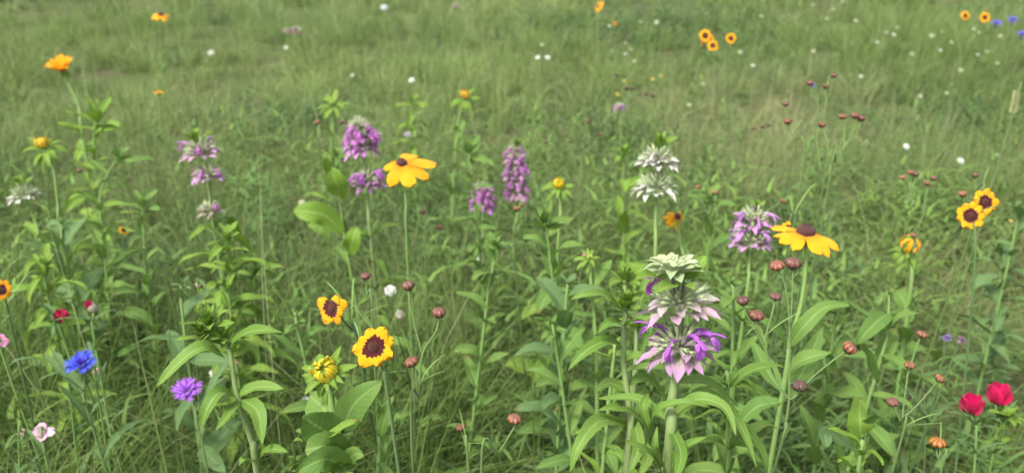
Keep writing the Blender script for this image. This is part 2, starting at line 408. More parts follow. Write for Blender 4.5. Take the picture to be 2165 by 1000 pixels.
def whorl(parent, pos, axis, D, col, blos=0, bcol=MAG, el=(0, 26), nb=(16, 12), col2=None, droop=1.0, young=False):
    """a ring of bracts of diameter D round a cushion of calyces"""
    M = axis_frame(pos, axis, D, rnd.uniform(0, 6))
    w_ = part('flower_whorl', YOUNG[0] if young else rnd.choice(CALYX), parent, M)
    for ring, (n, e, rl, r0, z0) in enumerate(((nb[0], el[0], 0.34, 0.17, -0.07), (nb[1], el[0] * 0.4 + el[1] * 0.6, 0.31, 0.15, 0.0), (5, el[1], 0.20, 0.14, 0.04))):
        for k in range(n):
            a = 2 * math.pi * (k + 0.37 * ring) / n + rnd.uniform(-.2, .2); ee = R(e + rnd.uniform(-14, 12)) - R(18) * (droop - 1)
            d = Vector((math.cos(a) * math.cos(ee), math.sin(a) * math.cos(ee), math.sin(ee)))
            l = rl * rnd.uniform(0.75, 1.15)
            loc = frame(Vector((math.cos(a) * r0, math.sin(a) * r0, z0 + rnd.uniform(-.03, .03))), d, Vector((0, 0, 1)), l)
            c = col if ring == 0 or not col2 else col2
            part('bract', BRACT[rnd.randrange(4)], w_, M @ loc @ Matrix.Rotation(rnd.uniform(-.5, .5), 4, 'Y') @ Matrix.Diagonal((rnd.uniform(0.75, 1.1), 1, 1, 1)), jit(c))
    for k in range(blos):
        a = 2 * math.pi * k / max(blos, 1) + rnd.uniform(-.35, .35); ee = R(rnd.uniform(-8, 35))
        d = Vector((math.cos(a) * math.cos(ee), math.sin(a) * math.cos(ee), math.sin(ee)))
        loc = frame(Vector((math.cos(a) * 0.10, math.sin(a) * 0.10, 0.10)), d, Vector((0, 0, 1)), rnd.uniform(0.36, 0.48))
        part('blossom', BLOSSOM[rnd.randrange(3)], w_, M @ loc, jit(bcol))
    return w_
def beebalm_leaves(t, C, n0, n1, step, L, mat='leaf_beebalm', a0=None, tuft=True):
    """opposite pairs of narrow arching leaves down a stem between the fractions n0 and n1"""
    a = rnd.uniform(0, 3) if a0 is None else a0
    acc = 0; tot = sum((C[i+1] - C[i]).length for i in range(len(C) - 1)); nxt = n0 * tot
    for i in range(len(C) - 1):
        sl = (C[i+1] - C[i]).length
        while acc + sl >= nxt and nxt <= n1 * tot:
            p = C[i].lerp(C[i+1], (nxt - acc) / max(sl, 1e-6))
            for s_ in (0, math.pi):
                l = L * rnd.uniform(0.8, 1.15)
                put_leaf(t, p, a + s_ + rnd.uniform(-.3, .3), R(rnd.uniform(5, 40)), l, LANCE, mat, roll=rnd.uniform(-.3, .3))
                if tuft and rnd.random() < 0.8:
                    for _ in range(2):
                        put_leaf(t, p + Vector((0, 0, 0.002)), a + s_ + rnd.uniform(-.9, .9), R(rnd.uniform(30, 70)), l * rnd.uniform(0.35, 0.6), LANCE, mat)
            a += math.pi / 2; nxt += step * rnd.uniform(0.85, 1.15)
        acc += sl
def bud_top(t, pos, s, mat='leaf_bright', n=14, name='bud_leaf', up=(35, 82)):
    for k in range(n):
        f = k / n; put_leaf(t, pos + Vector((0, 0, -s * 0.35 * f)), k * 2.4, R(up[1] - (up[1] - up[0]) * f + rnd.uniform(-8, 8)), s * (0.55 + 0.55 * f), OVATE, mat, v=rnd.randrange(3), name=name)

# ------------------------------------------------------------------ coneflower
PETAL_C = variants('petal', 'petal_coneflower', 5, lambda i: dict(L=1, W=0.40 + 0.03 * (i % 3), prof=prof_petal(0.6, 9, 0.35), nl=12, nw=6, start=R(8), bend=R(14 + 12 * i), bp=1.2,
    cup=-0.12, wave=0.035, wf=0.8, ph=i * 1.9, tip=lambda s_: 1 - 0.05 * s_ * s_ - 0.03 * math.cos(s_ * 6)))
def cone_mesh():
    m = MB(); prof = [(0.46, -0.14), (0.52, 0.05), (0.50, 0.22), (0.42, 0.36), (0.26, 0.46), (0.01, 0.49)]
    m.lathe(prof, 16)
    for i in range(170):
        f = (i + 0.5) / 170; el = R(90) * (1 - f**0.8) - 0.15; az = i * 2.39996
        p = Vector((0.52 * math.cos(el) * math.cos(az), 0.52 * math.cos(el) * math.sin(az), 0.05 + 0.46 * math.sin(el)))
        m.blob(p, 0.036, 0, 4)
    return m.mesh('flower_cone', 'cone_dark')
CONE = cone_mesh()
YEL = (0.86, 0.41, 0.002)
def coneflower_head(t, pos, axis, D, n=11, droop=12, cone=0.28, skip=(), spin=0.0, calyx=True, col=YEL, pl=0.42, wide=1.0, var=10, sweep=0.0):
    M = axis_frame(pos, axis, 1, spin)
    h = part('flower_cone', CONE, t, M @ Matrix.Scale(D * cone, 4))
    for k in range(n):
        if k in skip: continue
        a = 2 * math.pi * k / n + rnd.uniform(-.10, .10); ee = R(-droop + rnd.uniform(-var, var))
        d = Vector((math.cos(a) * math.cos(ee), math.sin(a) * math.cos(ee), math.sin(ee)))
        l = D * pl * rnd.uniform(0.88, 1.12) * (1 + sweep * (M.to_3x3() @ d).x)
        loc = frame(Vector((math.cos(a), math.sin(a), 0)) * D * cone * 0.40, d, Vector((0, 0, 1)), 1)
        part('petal', PETAL_C[rnd.randrange(5)], h, M @ loc @ Matrix.Rotation(rnd.uniform(-.2, .2), 4, 'Y') @ Matrix.Diagonal((l * wide, l, l, 1)), jit(col, 0.06))
    if calyx:
        for k in range(9):
            a = 2 * math.pi * k / 9 + 0.2; ee = R(rnd.uniform(-40, -5))
            d = Vector((math.cos(a) * math.cos(ee), math.sin(a) * math.cos(ee), math.sin(ee)))
            part('sepal', SEPAL[rnd.randrange(3)], h, M @ frame(Vector((0, 0, -D * cone * 0.16)), d, Vector((0, 0, 1)), D * 0.30))
    return h
PETAL_Y = variants('petal', 'petal_plain', 3, lambda i: dict(L=1, W=0.24, prof=prof_petal(0.5, 3, 0.5), nl=6, nw=2, start=R(38), bend=R(105 + 22 * i), bp=0.9, cup=0.4))
def coneflower_bud(t, pos, axis, D, n=14, col=(0.72, 0.56, 0.03), ns=13, sp=(-25, 45), pscale=0.5):
    """an unopened head: rays folded over the centre, long green bracts round it"""
    M = axis_frame(pos, axis, 1, rnd.uniform(0, 6))
    m = MB(); m.lathe([(0.02, -0.24), (0.22, -0.18), (0.30, -0.02), (0.28, 0.12), (0.16, 0.24), (0.01, 0.27)], 12)
    h = part('bud_centre', m.mesh('bud_centre', 'leaf_bright'), t, M @ Matrix.Scale(D * (0.62 if pscale >= 0.5 else 0.45), 4))
    for k in range(n):
        a = 2 * math.pi * k / n + rnd.uniform(-.1, .1)
        d = Vector((math.cos(a), math.sin(a), 0))
        part('petal', PETAL_Y[rnd.randrange(3)], h, M @ frame(Vector((math.cos(a), math.sin(a), 0)) * D * (0.19 if pscale >= 0.5 else 0.13) + Vector((0, 0, -D * 0.02)), (d * 0.15 + Vector((0, 0, 1))) if k % 2 else d * 0.4 + Vector((0, 0, 1)), d, D * pscale * rnd.uniform(0.8, 1.1)), jit(col, 0.1))
    for k in range(ns):
        a = 2 * math.pi * k / ns + rnd.uniform(-.15, .15); ee = R(rnd.uniform(*sp))
        d = Vector((math.cos(a) * math.cos(ee), math.sin(a) * math.cos(ee), math.sin(ee)))
        part('sepal', SEPAL[rnd.randrange(3)], h, M @ frame(d * D * 0.14 + Vector((0, 0, -D * 0.15)), d, Vector((0, 0, 1)), D * rnd.uniform(0.45, 0.65)))
    return h
def coneflower_leaves(t, C, n0, n1, step, L, mat='leaf_coneflower', wide=1.0, a0=None):
    a = rnd.uniform(0, 6) if a0 is None else a0
    acc = 0; tot = sum((C[i+1] - C[i]).length for i in range(len(C) - 1)); nxt = n0 * tot
    for i in range(len(C) - 1):
        sl = (C[i+1] - C[i]).length
        while acc + sl >= nxt and nxt <= n1 * tot:
            p = C[i].lerp(C[i+1], (nxt - acc) / max(sl, 1e-6))
            f = nxt / tot
            put_leaf(t, p, a, R(rnd.uniform(0, 68)), L * rnd.uniform(0.6, 1.25) * (0.75 + 0.45 * f), OVATE, mat, roll=rnd.uniform(-.35, .35), w=wide)
            a += 2.4 + rnd.uniform(-.4, .4); nxt += step * rnd.uniform(0.8, 1.2)
        acc += sl

# ------------------------------------------------------------------ coreopsis
PETAL_O = variants('petal', 'petal_coreopsis', 4, lambda i: dict(L=1, W=0.74 + 0.06 * (i % 2), prof=prof_petal(0.75, 9, 0.30), nl=9, nw=8, start=R(6), bend=R(6 + 9 * i), bp=1.4,
    cup=-0.10, wave=0.03, wf=0.7, ph=i * 2, tip=lambda s_: 0.78 + 0.22 * abs(math.cos(s_ * math.pi * 1.5)) - 0.08 * s_ * s_))
def disc_mesh():
    m = MB(); m.lathe([(0.95, -0.1), (1, 0.1), (0.7, 0.32), (0.01, 0.40)], 12)
    for i in range(60):
        f = math.sqrt((i + 0.5) / 60); az = i * 2.39996
        m.blob(Vector((f * 0.95 * math.cos(az), f * 0.95 * math.sin(az), 0.40 - 0.25 * f * f)), 0.09, 0, 4)
    return m.mesh('flower_disc', 'disc_maroon')
DISC = disc_mesh()
def coreopsis_head(t, pos, axis, D, n=8, skip=(), spin=0.0, droop=-4, lens=None, col=(0.86, 0.45, 0.003), var=8):
    M = axis_frame(pos, axis, 1, spin)
    h = part('flower_disc', DISC, t, M @ Matrix.Scale(D * 0.125, 4))
    for k in range(n):
        if k in skip: continue
        a = 2 * math.pi * k / n + rnd.uniform(-.09, .09); ee = R(-droop + rnd.uniform(-var, var))
        d = Vector((math.cos(a) * math.cos(ee), math.sin(a) * math.cos(ee), math.sin(ee)))
        l = D * 0.45 * (lens[k % len(lens)] if lens else rnd.uniform(0.92, 1.06))
        loc = frame(Vector((math.cos(a), math.sin(a), 0.02 * k / D * 0)) * D * 0.055 + Vector((0, 0, D * 0.004 * (k % 2))), d, Vector((0, 0, 1)), l)
        part('petal', PETAL_O[rnd.randrange(4)], h, M @ loc @ Matrix.Rotation(rnd.uniform(-.15, .15), 4, 'Y'), jit(col, 0.05))
    return h
def bud_mesh():
    m = MB()
    m.lathe([(0.30, -0.62), (0.72, -0.42), (0.95, -0.05), (0.92, 0.28), (0.66, 0.56), (0.30, 0.66), (0.02, 0.60)], 32, 0, None, 8, 0.20)
    m.lathe([(0.06, -0.95), (0.22, -0.80), (0.62, -0.58), (0.80, -0.40), (0.84, -0.18), (0.76, -0.30)], 16, 1, None, 8, 0.15)
    return m.mesh('bud', 'bud', 'bud_base')
BUD = bud_mesh()
BUDC = [(0.36, 0.145, 0.075), (0.30, 0.12, 0.07), (0.22, 0.10, 0.075), (0.40, 0.165, 0.07), (0.16, 0.08, 0.06)]
def bud(t, P, axis, D, col=None):
    c = jit(col or rnd.choice(BUDC), 0.08); M = axis_frame(P, axis, D * 0.5, rnd.uniform(0, 6)) @ Matrix.Diagonal((rnd.uniform(.92, 1.05), 1, rnd.uniform(.85, 1.15), 1))
    return part('bud', BUD, t, M, tuple(k * 0.9 for k in c))
THREAD = variants('thread_leaf', 'stem_green', 3, lambda i: dict(L=1, W=0.035, prof=prof_lance(0.3, 0.5, 0.6), nl=7, nw=2, start=R(10), bend=R(10 + 25 * i), cup=0.6))
def thread_leaf(t, P, az, el, L):
    d = Vector((math.cos(az) * math.cos(el), math.sin(az) * math.cos(el), math.sin(el)))
    part('leaf', THREAD[rnd.randrange(3)], t, frame(P, d, Vector((0, 0, 1)), L))
def bud_plant(label, branches, z, D=0.0095, r=0.0011, group='coreopsis plants in bud', stem_mat='stem_thin', threads=4, lean=None, cols=None):
    """branches: pixel polylines from a bud (first point) down; the first one goes on to the ground, the others end on a fork"""
    p0 = [pt(q[0], q[1], z + (q[2] if len(q) > 2 else 0)) for q in branches[0]]
    path = stem_path(p0[0], (), (0, 0)) if len(p0) == 1 else p0 + [drop(p0[-1], lean or (rnd.uniform(-.03, .03), rnd.uniform(0, .04)))]
    t = thing('coreopsis_plant', label, 'coreopsis', path[-1] + Vector((0, 0, 0.004)), group)
    for bi, br in enumerate(branches):
        P = path if bi == 0 else [pt(q[0], q[1], z + (q[2] if len(q) > 2 else 0)) for q in br]
        ax = (P[0] - P[1]).normalized(); ax = (ax + Vector((rnd.uniform(-.25, .25), -0.35, 0.35))).normalized()
        d = D * 1.05 * rnd.uniform(0.85, 1.15)
        bud(t, P[0], ax, d, cols[bi % len(cols)] if cols else None)
        Q = [P[0] - ax * d * 0.46] + P[1:]
        C = stem_part(t, Q, r * 0.6, r * (1.2 if bi == 0 else 0.8), stem_mat, 5)
        for k in range(threads if bi == 0 else 1):
            i = rnd.randrange(len(C) // 3, len(C)); thread_leaf(t, C[i], rnd.uniform(0, 6.28), R(rnd.uniform(20, 70)), rnd.uniform(0.02, 0.045))
    return t

# ------------------------------------------------------------------ the setting: ground and grass
def ground():
    xs = np.concatenate([np.linspace(-60, -6, 12), np.linspace(-5.5, 5.5, 60), np.linspace(6, 60, 12)])
    ys = np.concatenate([np.linspace(-20, -1, 6), np.linspace(-0.5, 10, 64), np.linspace(11, 120, 16)])
    X, Y = np.meshgrid(xs, ys); Z = 0.012 * noise2(X, Y, 2.2, 1)
    n = len(xs); v = np.stack([X, Y, Z], -1).reshape(-1, 3)
    f = [(i*n+j, i*n+j+1, (i+1)*n+j+1, (i+1)*n+j) for i in range(len(ys)-1) for j in range(n-1)]
    me = bpy.data.meshes.new('ground'); me.from_pydata(v.tolist(), [], f); me.materials.append(MATS['soil'])
    me.polygons.foreach_set('use_smooth', [True] * len(f))
    o = bpy.data.objects.new('ground', me); COL.objects.link(o); o['kind'] = 'structure'
    o['label'] = 'dark soil and litter under the meadow plants'; o['category'] = 'ground'
ground()

def ribbons(name, x, y, h, wd, az, lean, col, S, label, cat, face=None, lie=None, z0=None):
    """one mesh of grass blades; every argument is an array with one entry for each blade"""
    N = len(x); t = np.linspace(0, 1, S + 1)[None, :]
    dx, dy = np.cos(az)[:, None], np.sin(az)[:, None]
    L = lean[:, None]; H = h[:, None]
    out = H * L * t**1.8; zz = H * (t - 0.42 * np.minimum(L, 1.6) * t**2.2)
    zb = 0.012 * noise2(x, y, 2.2, 1) - 0.003 + (0 if z0 is None else z0)
    cx = x[:, None] + dx * out; cy = y[:, None] + dy * out; cz = zb[:, None] + zz
    fa = npr.uniform(0, math.pi, N) if face is None else face
    sx, sy = np.cos(fa)[:, None], np.sin(fa)[:, None]
    ww = wd[:, None] * 0.5 * np.clip(1.02 - t**1.7, 0.03, 1)
    V = np.empty((N, S + 1, 2, 3), dtype=np.float32)
    V[:, :, 0, 0] = cx - sx * ww; V[:, :, 0, 1] = cy - sy * ww; V[:, :, 0, 2] = cz
    V[:, :, 1, 0] = cx + sx * ww; V[:, :, 1, 1] = cy + sy * ww; V[:, :, 1, 2] = cz
    base = (np.arange(N) * (S + 1) * 2)[:, None]; k = (np.arange(S) * 2)[None, :]
    F = np.stack([base + k, base + k + 1, base + k + 3, base + k + 2], -1).reshape(-1).astype(np.int32)
    me = bpy.data.meshes.new(name); nv = N * (S + 1) * 2; nf = N * S
    me.vertices.add(nv); me.vertices.foreach_set('co', V.reshape(-1))
    me.loops.add(nf * 4); me.loops.foreach_set('vertex_index', F)
    me.polygons.add(nf); me.polygons.foreach_set('loop_start', np.arange(nf, dtype=np.int32) * 4); 
    me.polygons.foreach_set('use_smooth', np.ones(nf, dtype=bool))
    ca = me.color_attributes.new('tint', 'FLOAT_COLOR', 'POINT')
    C4 = np.ones((N, (S + 1) * 2, 4), dtype=np.float32); C4[:, :, :3] = col[:, None, :]
    ca.data.foreach_set('color', C4.reshape(-1))
    me.materials.append(MATS['grass_blade']); me.update(calc_edges=True); me.validate()
    o = bpy.data.objects.new(name, me); COL.objects.link(o); o['kind'] = 'stuff'; o['label'] = label; o['category'] = cat
    return o
G1, G2, G3, DRY, BLU = [np.array(c) for c in ((0.166, 0.248, 0.066), (0.255, 0.320, 0.120), (0.110, 0.183, 0.049), (0.350, 0.330, 0.180), (0.110, 0.190, 0.085))]
_dp = [(pth(1650, 150, 0.15), 0.45), (pth(1560, 200, 0.15), 0.35), (pth(1480, 330, 0.1), 0.30), (pth(2120, 720, 0.05), 0.30), (pth(2080, 560, 0.05), 0.25), (pth(2140, 900, 0.05), 0.2), (pth(330, 330, 0.1), 0.25)]
def dryness(x, y):
    d = 0.04 + 0.10 * np.clip(noise2(x, y, 1.7, 5), -1, 1)
    for p, r in _dp: d = d + 0.50 * np.exp(-((x - p.x)**2 + (y - p.y)**2) / (r * r))
    return np.clip(d, 0.03, 0.75)
def tint(x, y):
    N = len(x); a = npr.uniform(0, 1, N)[:, None]; p = np.clip(0.5 + 0.45 * noise2(x, y, 1.1, 3), 0, 1)[:, None]
    c = G1 * (1 - a) + G2 * a; c = c * (1 - 0.75 * p) + G3 * 0.75 * p
    q = (npr.uniform(0, 1, N) < np.clip(0.22 * noise2(x, y, 2.4, 8), 0, 1))[:, None]; c = np.where(q, BLU, c)
    dm = (npr.uniform(0, 1, N) < dryness(x, y))[:, None]
    c = np.where(dm, c * 0.35 + DRY * 0.65, c)
    return c * npr.uniform(0.62, 1.30, (N, 1))
_bare = [(pth(a, b, 0.03), r) for a, b, r in ((370, 850, .10), (250, 880, .07), (1200, 770, .10), (1230, 650, .08), (1780, 790, .10), (2080, 620, .14), (2140, 740, .16), (2100, 930, .12), (1050, 620, .07), (150, 375, .10), (650, 790, .07), (480, 560, .06), (1960, 860, .08))]
def bare(x, y):
    b = 0
    for p, r in _bare: b = b + np.exp(-((x - p.x)**2 + (y - p.y)**2) / (r * r))
    return np.clip(b, 0, 1)
def sow(y0, y1, hw0, hw1, dens, cl=1.0, f=7.0):
    n = int((y1 - y0) * (hw0 + hw1) * dens * 2.2)
    y = npr.uniform(y0, y1, n); hw = hw0 + (hw1 - hw0) * (y - y0) / (y1 - y0); x = npr.uniform(-1, 1, n) * max(hw0, hw1)
    k = np.abs(x) < hw; x, y = x[k], y[k]
    p = np.clip(0.45 + cl * 0.30 * noise2(x, y, f, 2) + cl * 0.18 * noise2(x, y, f * 3.1, 6), 0.04, 1) * (1 - 0.80 * bare(x, y))
    k = npr.uniform(0, 1, len(x)) < p; return x[k], y[k]
def tufts(label, y0, y1, hw0, hw1, dens, per, rad, hr, wr, S, cl=0.8, f=5.0, lean=(1.6, 0.45), name='grass'):
    """grass in tufts: blades splay away from the middle of their tuft; height, hue and spread differ from tuft to tuft"""
    tx, ty = sow(y0, y1, hw0, hw1, dens, cl, f); T = len(tx)
    cnt = npr.poisson(per, T); idx = np.repeat(np.arange(T), cnt); N = len(idx)
    rr = rad * npr.uniform(0.5, 1.5, T)[idx] * np.sqrt(npr.uniform(0, 1, N)); aa = npr.uniform(0, 6.283, N)
    x = tx[idx] + rr * np.cos(aa); y = ty[idx] + rr * np.sin(aa)
    big = np.clip(1 + 0.30 * noise2(tx, ty, 2.3, 4) + npr.normal(0, 0.25, T), 0.45, 1.9)[idx]
    h = npr.uniform(hr[0], hr[1], N) * big
    az = aa + npr.normal(0, 0.9, N); le = npr.gamma(lean[0], lean[1], N) * npr.uniform(0.6, 1.5, T)[idx]
    tc = tint(tx, ty)[idx]; c = tint(x, y) * 0.5 + tc * 0.5
    st = npr.uniform(0, 1, N) < (0.02 if NEAR else 0.045)
    c = c * (1 + 0.16 * np.clip((y - 2.0) / 2.5, 0, 1))[:, None]          # blade colour gets paler towards the back of the meadow
    if NEAR: c = c * np.array([0.80, 0.86, 0.72])          # blade colour of the nearest tufts is darker and a deeper green
    h = np.where(st, h * 1.5, h); c = np.where(st[:, None], np.array([0.37, 0.41, 0.21]) * npr.uniform(0.7, 1.1, (N, 1)), c); le = np.where(st, le * 0.4, le)
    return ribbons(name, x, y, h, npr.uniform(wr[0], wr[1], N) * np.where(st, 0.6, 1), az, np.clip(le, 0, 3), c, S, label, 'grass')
NEAR = True
tufts('tall loose green grass blades nearest the camera between the flowers', 0.42, 1.25, 0.95, 1.5, 270, 36, 0.032, (0.09, 0.33), (0.0013, 0.0040), 6, 0.9, 9)
NEAR = False
tufts('soft green grass in the middle of the meadow', 1.25, 2.6, 1.5, 2.6, 280, 40, 0.035, (0.06, 0.20), (0.0012, 0.0032), 4, 0.7, 6)
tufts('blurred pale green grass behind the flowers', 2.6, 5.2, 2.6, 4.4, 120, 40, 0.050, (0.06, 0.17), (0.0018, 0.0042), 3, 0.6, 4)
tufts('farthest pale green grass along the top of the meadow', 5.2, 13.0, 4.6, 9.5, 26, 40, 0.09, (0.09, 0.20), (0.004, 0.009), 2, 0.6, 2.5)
# dry thatch lying low
x, y = sow(0.5, 3.2, 1.0, 2.9, 900, 1.0, 6); k = npr.uniform(0, 1, len(x)) < np.clip(dryness(x, y) * 2.0, 0.15, 1); x, y = x[k], y[k]; N = len(x)
c = (DRY * npr.uniform(0.55, 1.25, (N, 1))) * np.array([1, 0.96, 0.9])
ribbons('dry_grass', x, y, npr.uniform(0.05, 0.15, N), npr.uniform(0.0012, 0.0028, N), npr.uniform(0, 6.283, N), npr.uniform(0.9, 2.4, N), c, 5,
        'tan dry straw lying low among the green grass', 'dry grass')
# feathery ground cover: short leaflets set along small sprigs
def sprigs(x, y, h, n_leaf, ll, col, label, w0=0.22, w1=0.40, S=2):
    N = len(x); az = npr.uniform(0, 6.283, N); ln = npr.uniform(0.1, 0.9, N)
    X, Y, H, W_, A, Le, Z, Cc = [], [], [], [], [], [], [], []
    for k in range(n_leaf):
        t = (k + 0.6) / n_leaf
        X.append(x + np.cos(az) * h * ln * t**1.6); Y.append(y + np.sin(az) * h * ln * t**1.6); Z.append(h * t * (1 - 0.25 * ln * t))
        H.append(ll * npr.uniform(0.7, 1.3, N)); W_.append(ll * npr.uniform(w0, w1, N)); A.append(az + k * 2.4 + npr.uniform(-.3, .3, N)); Le.append(npr.uniform(0.8, 2.4, N)); Cc.append(col * npr.uniform(0.8, 1.2, (N, 1)))
    f = np.concatenate
    A = f(A)
    ribbons('ground_cover', f(X), f(Y), f(H), f(W_), A, f(Le), f(Cc), S, label, 'ground cover', A + math.pi / 2, None, f(Z))
x, y = sow(0.45, 2.5, 1.0, 2.5, 1100, 1.5, 5); N = len(x)
q = np.clip(0.5 + 0.5 * noise2(x, y, 3, 9), 0, 1)[:, None]
sprigs(x, y, npr.uniform(0.03, 0.18, N), 10, 0.017, (np.array([0.135, 0.22, 0.050]) * q + np.array([0.09, 0.155, 0.058]) * (1 - q)) * npr.uniform(0.75, 1.3, (N, 1)), 'low feathery green leaflets covering the soil between the plants')
x, y = sow(0.55, 3.2, 1.1, 3.0, 240, 1.2, 4); k = npr.uniform(0, 1, len(x)) < np.clip(1.0 - (y - 1.1) / 1.7, 0.04, 1); x, y = x[k], y[k]; N = len(x)
q = np.clip(0.5 + 0.5 * noise2(x, y, 3.7, 12), 0, 1)[:, None]
sprigs(x, y, npr.uniform(0.07, 0.27, N), 14, 0.036, (np.array([0.165, 0.265, 0.055]) * q + np.array([0.115, 0.205, 0.062]) * (1 - q)) * npr.uniform(0.8, 1.2, (N, 1)), 'narrow leaved green herbs growing up through the near grass', 0.17, 0.28, 3)
P0 = [(545, 235, .40), (600, 215, .3), (1300, 260, .30), (1640, 430, .28), (1680, 500, .2), (1480, 35, .8), (1200, 40, .6), (2060, 215, .3), (1260, 235, .3), (2140, 5, .4)]
xs_, ys_ = [], []
for (a, b, r) in P0:
    p = pth(a, b, 0.10); n = int(520 * r * r) + 20; g = npr.normal(0, r * 0.5, (n, 2)); xs_.append(p.x + g[:, 0]); ys_.append(p.y + g[:, 1] * 1.2)
x, y = np.concatenate(xs_), np.concatenate(ys_); N = len(x)
sprigs(x, y, npr.uniform(0.05, 0.15, N), 9, 0.026, np.array([0.090, 0.155, 0.055])[None, :] * npr.uniform(0.8, 1.3, (N, 1)), 'bluish green leafy patches scattered through the farther grass')

# ------------------------------------------------------------------ beebalm plants in flower
UPV = Vector((0, 0, 1))
def beebalm(label, whorls, z, via=(), lean=None, r=0.0026, leaf=0.055, step=0.045, n0=0.22, n1=0.85, crown=None, mat='leaf_beebalm', stem='stem_pale', tuft=True, head=None):
    """whorls: (x, y, width in pixels, colour, blossoms, options) from the top down"""
    P = [pt(w_[0], w_[1], z) for w_ in whorls]
    hd = [pt(head[0], head[1], z)] if head else []
    path = hd + P + stem_path(P[-1], via, lean, z)[1:]
    t = thing('beebalm_plant', label, 'beebalm', path[-1] + Vector((0, 0, 0.004)), 'beebalm plants in flower')
    C = stem_part(t, path, r * 0.6, r * 1.15, stem, 6)
    for i, w_ in enumerate(whorls):
        o = dict(w_[5]) if len(w_) > 5 else {}
        a = (path[max(i - 1 + len(hd), 0)] - path[i + 1 + len(hd)]).normalized()
        whorl(t, P[i], (a + UPV).normalized(), w_[2] * (1.0 if z < 0.7 else 1.14) * z / FPX, w_[3], w_[4], **o)
    beebalm_leaves(t, C, n0, n1, step, leaf, mat, tuft=tuft)
    if crown: bud_top(t, pt(crown[0], crown[1], z), crown[2] * z / FPX, crown[3] if len(crown) > 3 else 'leaf_bright', 9)
    return t, C
# the large one in front, with its leaves where the photograph has them
z = 0.58
t, C = beebalm('large beebalm in sharp focus with purple, pink and cream tiers of bracts', [
    (1421, 562, 146, (0.40, 0.50, 0.25), 0, dict(el=(2, 24), nb=(14, 12), young=True, col2=(0.46, 0.54, 0.30), droop=0.6)),
    (1436, 643, 180, (0.54, 0.36, 0.48), 1, dict(col2=(0.56, 0.48, 0.48), el=(-6, 20), bcol=(0.46, 0.10, 0.50))),
    (1437, 735, 178, (0.48, 0.27, 0.46), 7, dict(el=(-22, 6), bcol=(0.44, 0.12, 0.56)))], z, via=[(1428, 800), (1415, 890), (1410, 1000)], r=0.0037, n0=0.9, n1=0.89, lean=(0, 0))
for pts, wpx, dz in [([(1415, 888), (1470, 845, -.02), (1530, 860, -.03), (1556, 920, -.04)], 30, 0), ([(1416, 888), (1490, 835, .03), (1560, 890, .04), (1600, 990, .03)], 34, 0),
                 ([(1414, 892), (1360, 850, .02), (1320, 840, .03), (1262, 842, .03)], 26, 0), ([(1412, 895), (1440, 960, -.04), (1420, 1030, -.06)], 26, 0),
                 ([(1430, 806), (1500, 810, .03), (1560, 860, .05)], 30, 0.02), ([(1425, 806), (1400, 780, .03), (1340, 778, .05), (1300, 800, .06)], 24, 0.02),
                 ([(1372, 905), (1395, 862, -.02), (1450, 850, -.03), (1500, 860, -.03)], 20, 0.0), ([(1370, 905), (1330, 870, -.02), (1285, 866, -.03)], 20, 0),
                 ([(1415, 1000), (1440, 950, -.02), (1495, 922, -.03)], 24, 0), ([(1410, 1000), (1385, 950, -.02), (1390, 900, -.02)], 22, 0), ([(1372, 908), (1360, 860, 0), (1372, 830, .01)], 20, 0),
                 ([(1405, 1010), (1370, 955, -.03), (1320, 930, -.04)], 26, 0)]:
    px_leaf(t, pts, z + dz, wpx)
for pts, wpx in [([(1400, 590), (1370, 582, -.02), (1343, 590, -.03)], 30), ([(1425, 598), (1410, 606, -.03), (1385, 618, -.045)], 34), ([(1445, 590), (1470, 570, .0), (1492, 540, .0)], 34), ([(1440, 600), (1455, 606, -.03), (1470, 612, -.04)], 30)]:
    px_leaf(t, pts, z, wpx, 'leaf_bright', b=0.7)
# its neighbour, still in bud, on the left
z = 0.63
def bud_beebalm(label, headpx, z, via, tiers, leaves, r=0.0026, n=12, group='beebalm plants still in leaf or bud', auto=None, mat='leaf_beebalm', stem='stem_pale'):
    P = pt(headpx[0], headpx[1], z); path = stem_path(P, via, None, z)
    t = thing('beebalm_plant', label, 'beebalm', path[-1] + Vector((0, 0, 0.004)), group)
    C = stem_part(t, path, r * 0.6, r * 1.2, stem, 6)
    for (x_, y_, s_) in tiers: bud_top(t, pt(x_, y_, z), s_ * z / FPX, 'leaf_bright', n, up=(20, 80))
    for pts, wpx in leaves: px_leaf(t, pts, z, wpx, mat)
    if auto: beebalm_leaves(t, C, *auto, mat=mat)
    return t, C
bud_beebalm('green beebalm in bud directly left of the large tiered beebalm', (1322, 590), z, [(1322, 660), (1318, 760), (1332, 880), (1325, 1000)], [(1323, 588, 62), (1322, 642, 70)], [
    ([(1318, 662), (1280, 625, -.02), (1240, 622, -.03), (1206, 633, -.03)], 26), ([(1318, 735), (1280, 722, -.02), (1235, 745, -.03), (1200, 785, -.03)], 30),
    ([(1320, 690), (1290, 680, -.02), (1262, 705, -.03)], 22), ([(1322, 690), (1345, 672, -.02), (1375, 680, -.03)], 22), ([(1320, 765), (1345, 752, -.01), (1385, 760, -.01)], 20),
    ([(1328, 830), (1290, 810, .0), (1255, 830, 0)], 24), ([(1332, 880), (1310, 862, -.02), (1262, 868, -.03)], 24), ([(1332, 900), (1270, 890, -.03), (1225, 940, -.05), (1205, 1000, -.05)], 34),
    ([(1325, 815), (1370, 800, .02), (1412, 850, .03)], 26), ([(1336, 880), (1350, 940, -.02), (1330, 1000, -.03)], 26), ([(1330, 930), (1370, 960, -.03), (1350, 1010, -.05)], 28)], auto=(0.45, 0.8, 0.06, 0.06))
bud_beebalm('slender beebalm stem rising behind the large tiered beebalm', (1346, 690), 0.70, [(1344, 760), (1335, 880)], [(1346, 688, 50)], [], auto=(0.25, 0.8, 0.05, 0.06))
